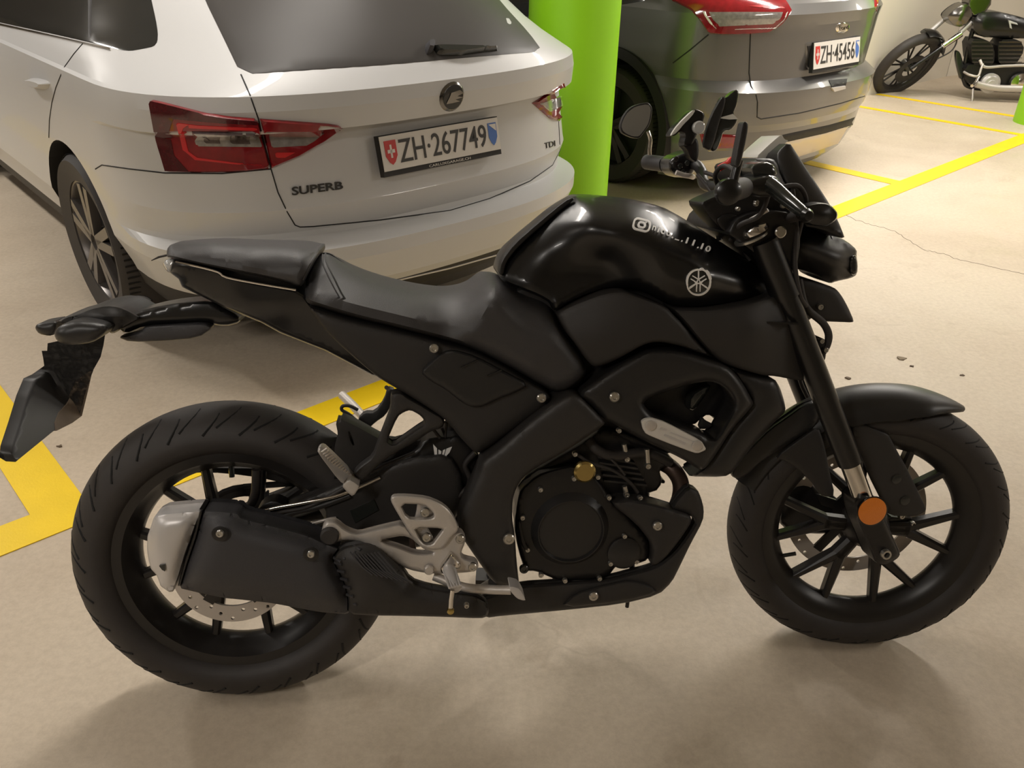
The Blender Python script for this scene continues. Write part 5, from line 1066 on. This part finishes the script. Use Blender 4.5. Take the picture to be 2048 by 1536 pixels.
dfl = solid('wind_screen_wing', [(1437, 233), (1430, 262), (1418, 295), (1424, 304), (1434, 300), (1441, 282), (1447, 262), (1462, 260), (1472, 248), (1475, 238), (1466, 228), (1474, 210), (1478, 184), (1472, 178), (1452, 196), (1446, 193), (1436, 212)], .19, .215, M['smoke'], bike, r=.003, rp=3, step=8, label='smoked left end of the wind screen')
solid('left_guard', [(1406, 293), (1412, 262), (1424, 228), (1440, 200), (1446, 192), (1452, 198), (1446, 222), (1437, 250), (1428, 285), (1420, 302)], .18, .192, M['satin_black'], bike, r=.002, rp=3, step=8)
solid('wing_pad', [(1437, 236), (1466, 228), (1476, 238), (1460, 239)], .185, .19, M['glass_grey'], dfl, r=0, rp=0, ch=0)
ptube('key_cord', [(1438, 337, .02), (1448, 331, .02), (1456, 327, .02), (1462, 320, .02), (1470, 321, .02)], .0062, M['red'], bike, n=4)
# front indicators
ind = solid('front_indicator', [(1600, 420), (1612, 411), (1624, 408), (1640, 405), (1656, 407), (1668, 416), (1676, 427), (1674, 438), (1664, 447), (1652, 453), (1630, 452), (1612, 446), (1602, 436)], -.16, -.13, M['gloss_black'], bike, bulge=.024, R_=22, r=.002, rp=2, step=8)
ptube('indicator_stalk', [(1600, 430, -.15), (1570, 440, -.11)], .009, M['rubber'], ind, n=1)
# cables around the steering head
rnd = random.Random(4)
for pts in ([(1395, 350, .10), (1430, 390, .05), (1470, 420, -.05), (1500, 470, -.08), (1540, 560, -.08)], [(1410, 345, .12), (1450, 362, .06), (1480, 400, -.02), (1470, 460, -.04), (1500, 520, -.04)],
            [(1540, 380, -.15), (1520, 430, -.15), (1480, 450, -.13), (1462, 480, -.08)], [(1560, 375, -.14), (1596, 372, -.13), (1612, 400, -.12), (1604, 440, -.11), (1590, 500, -.09)],
            [(1436, 372, .0), (1430, 350, -.03), (1446, 332, -.06), (1470, 345, -.1), (1480, 380, -.12)]):
    ptube('control_cable', pts, .0042, M['rubber'], bike)
for pts in ([(1404, 414, -.03), (1420, 405, -.05), (1436, 396, -.07)], [(1422, 424, -.06), (1444, 416, -.09)], [(1500, 440, -.13), (1536, 420, -.15)]): ptube('clamp_edge', pts, .0035, M['alu'], bike, n=1)
solid('ignition_lock', [(1430, 440), (1450, 425), (1480, 430), (1490, 455), (1470, 470), (1445, 462)], -.10, -.04, M['deep_black'], bike, r=.004)
for p in ((1512, 408), (1487, 392), (1460, 400), (1476, 418), (1566, 412), (1513, 404)): bolt(*p, -.165, bike, .004)

# ================================================================== the chopper by the wall
CH = Frame(rotz(R(-4)), (3.58, 8.10, 0))
chop = empty('chopper_motorcycle', CH, 'black and chrome chopper with long raked fork, parked by the cream wall', 'motorcycle')
CW = Frame(rotz(R(25.7)) @ Matrix.Rotation(R(30.1), 3, 'X'), (3.583, 8.150, .262))
def toc(b):
    m = CW.M.to_4x4(); m.translation = CW.T; m = CH.mw().inverted() @ m; b.v = [tuple(m @ Vector(p)) for p in b.v]; return b
t = MB(); k = .038
t.lathe([(.255, -.034)] + [(.33 - k + k * math.cos(a), .045 * math.sin(a)) for a in np.linspace(-R(90), R(90), 11)] + [(.255, .034)], 'Y', 64, closed=True); toc(t); cty = t.build('front_tyre', M['rubber'], chop, 60)
t = MB(); t.lathe([(.26, -.03), (.262, -.026), (.235, -.015), (.232, 0), (.235, .015), (.262, .026), (.26, .03), (.245, .02), (.226, 0), (.245, -.02)], 'Y', 64, closed=True); toc(t); crim = t.build('rim', M['rim'], chop)
for i in range(7):
    for s in (-1, 1):
        a = 2 * math.pi * i / 7 + .25; a1 = a + s * .13
        t = MB(); t.tube([(.04 * math.cos(a), 0, .04 * math.sin(a)), (.234 * math.cos(a1), 0, .234 * math.sin(a1))], .0085, 8); toc(t); t.build('spoke', M['rim'], crim)
t = MB(); t.lathe([(0, -.05), (.035, -.05), (.05, -.03), (.05, .03), (.035, .05), (0, .05)], 'Y', 24); toc(t); t.build('hub', M['smoke'], crim)
t = MB(); t.lathe([(.08, -.060), (.145, -.060), (.145, -.054), (.08, -.054)], 'Y', 40, closed=True); toc(t); t.build('brake_disc', M['rim'], chop)
t = MB(); t.lathe([(.342, -.055), (.352, -.03), (.354, .03), (.342, .055), (.338, .055), (.350, .03), (.348, -.03), (.338, -.055)], 'Y', 20, a0=R(20), a1=R(98), closed=True); toc(t); t.build('front_mudguard', M['gloss_black'], chop)
def cs_(name, poly, y, back, m, **k): 
    k.setdefault('ch', 1); return solid(name, poly, y, back, m, chop, frame=CH, r=.004, rp=1.5, step=k.pop('step', 5), **k)
def ct_(name, pts, r, m, **k): return ptube(name, pts, r, m, chop, frame=CH, **k)
ct_('fork_tube', [(1884, 94, -.06), (1920, 66, -.03), (1962, 26, 0)], .020, M['alu_sat'], n=1)
ct_('fork_tube', [(1862, 62, .14), (1920, 12, .14), (1950, -14, .14)], .020, M['alu_sat'], n=1)
ct_('fork_leg', [(1820, 138, -.10), (1886, 93, -.06)], .018, M['gloss_black'], n=1)
ct_('fork_tube', [(1886, 92, -.065), (1922, 68, -.035)], .027, M['chrome'], n=1)
cs_('fork_bridge', [(1848, 66), (1862, 58), (1878, 68), (1890, 88), (1886, 100), (1876, 92), (1866, 76), (1852, 72)], -.02, .10, M['gloss_black'])
cs_('headlamp', [(1893, 32), (1905, 20), (1920, 10), (1934, 6), (1944, 18), (1946, 34), (1936, 46), (1922, 55), (1908, 52), (1898, 42)], -.05, .10, M['dark_chrome'], bulge=.05, R_=14)
cs_('fork_clamp', [(1934, 6), (1950, -14), (1975, -20), (1985, 5), (1970, 25), (1955, 32), (1946, 30)], -.06, .10, M['dark_chrome'])
ct_('handlebar', [(1972, 8, -.02), (1990, -20, -.02), (2010, -40, -.08), (2035, -42, -.25)], .014, M['chrome'])
ct_('brake_hose', [(1874, 118, -.05), (1900, 104, -.05), (1912, 88, -.03), (1914, 72, -.02)], .006, M['rubber'])
cs_('fuel_tank', [(1945, 38), (1962, 24), (1990, 22), (2020, 28), (2050, 36), (2090, 52), (2120, 66), (2110, 76), (2060, 78), (2000, 76), (1960, 74), (1946, 60)], -.06, .12, M['gloss_black'], bulge=.06, R_=16)
cs_('tank_flash', [(2017, 40), (2034, 46), (2036, 50), (2022, 47), (2024, 58), (2020, 56)], -.13, -.11, M['lens'], ch=0)
ct_('frame_downtube', [(1952, 40, 0), (1940, 80, 0), (1930, 130, 0), (1928, 160, 0), (1950, 176, 0), (2060, 182, 0)], .020, M['gloss_black'])
cs_('engine_cylinder', [(1940, 78), (1975, 78), (1990, 100), (1988, 130), (1962, 136), (1944, 128)], -.10, .10, M['deep_black'])
cs_('engine_cylinder', [(1996, 80), (2040, 78), (2050, 100), (2030, 132), (1996, 132)], -.10, .10, M['deep_black'])
for i in range(6):
    ct_('cooling_fin', [(1944, 84 + i * 8, -.11), (1986, 84 + i * 8, -.11)], .003, M['dark_chrome'], n=1, seg=6)
    ct_('cooling_fin', [(1998, 84 + i * 8, -.11), (2044, 84 + i * 8, -.11)], .003, M['dark_chrome'], n=1, seg=6)
cs_('crankcase', [(1930, 130), (1960, 128), (2060, 130), (2110, 140), (2110, 175), (2050, 180), (1960, 176), (1934, 166)], -.10, .10, M['deep_black'])
cs_('regulator', [(1912, 100), (1920, 104), (1926, 124), (1930, 148), (1922, 162), (1916, 140), (1911, 116)], -.02, .02, M['smoke'])
disc('primary_cover', 1981, 167, -.14, .085, .03, M['alu_sat'], chop, frame=CH, seg=32, prof=[(0, -.03), (.03, -.03), (.035, -.022), (.06, -.02), (.07, -.008), (.085, 0), (.085, .03), (0, .03)])
disc('derby_cover', 2040, 166, -.15, .085, .03, M['chrome'], chop, frame=CH, seg=32, prof=[(0, -.03), (.03, -.03), (.05, -.022), (.08, -.01), (.085, 0), (.085, .03), (0, .03)])
ct_('exhaust_pipe', [(1960, 120, -.13), (1970, 134, -.17), (2010, 132, -.17), (2060, 131, -.17), (2120, 134, -.17)], .012, M['alu'])
ct_('exhaust_pipe', [(1952, 168, -.15), (1990, 176, -.17), (2050, 178, -.17), (2140, 182, -.17)], .030, M['alu'])
ct_('foot_control', [(1928, 144, -.12), (1940, 150, -.2), (1956, 152, -.22), (1962, 138, -.2), (1966, 128, -.18)], .010, M['alu'])
ct_('foot_control', [(1958, 152, -.2), (1950, 166, -.25), (1944, 172, -.3)], .014, M['chrome'], n=1)
ct_('kick_stand', [(1946, 178, -.08), (1945, 196, -.14), (1943, 206, -.17)], .010, M['alu'], n=1)
disc('indicator_lamp', 1996, 48, -.10, .016, .01, M['orange'], chop, frame=CH, seg=16)
# the rest of it, mostly beyond the right edge
rw = MB(); rw.lathe([(.23, -.07)] + [(.33 - .055 + .055 * math.cos(a), .085 * math.sin(a)) for a in np.linspace(-R(90), R(90), 11)] + [(.23, .07)], 'Y', 56, (1.85, 0, .33), closed=True); rw.build('rear_tyre', M['rubber'], chop, 60)
rw = MB(); rw.lathe([(.235, -.05), (.20, -.02), (.20, .02), (.235, .05), (.19, .03), (.19, -.03)], 'Y', 48, (1.85, 0, .33), closed=True)
for i in range(7): a = 2 * math.pi * i / 7; rw.tube([(1.85, 0, .33), (1.85 + .2 * math.cos(a), 0, .33 + .2 * math.sin(a))], .012, 8)
rw.build('rear_rim', M['rim'], chop)
rf = MB(); rf.lathe([(.36, -.09), (.375, 0), (.36, .09), (.352, .09), (.367, 0), (.352, -.09)], 'Y', 24, (1.85, 0, .33), a0=R(20), a1=R(150), closed=True); rf.build('rear_mudguard', M['gloss_black'], chop, 50)
b = MB(); b.tube(spline([(1.15, 0, .70), (1.30, 0, .66), (1.45, 0, .66), (1.58, 0, .72)], 5), .1, 16, rs=None); b.v = [(x_, y_, .68 + (z_ - .68) * .45) for x_, y_, z_ in b.v]; b.build('saddle', M['vinyl'], chop)
ct_('frame_rail', [(2060, 60, 0), (2130, 110, 0), (2200, 150, 0)], .018, M['gloss_black'], n=1)
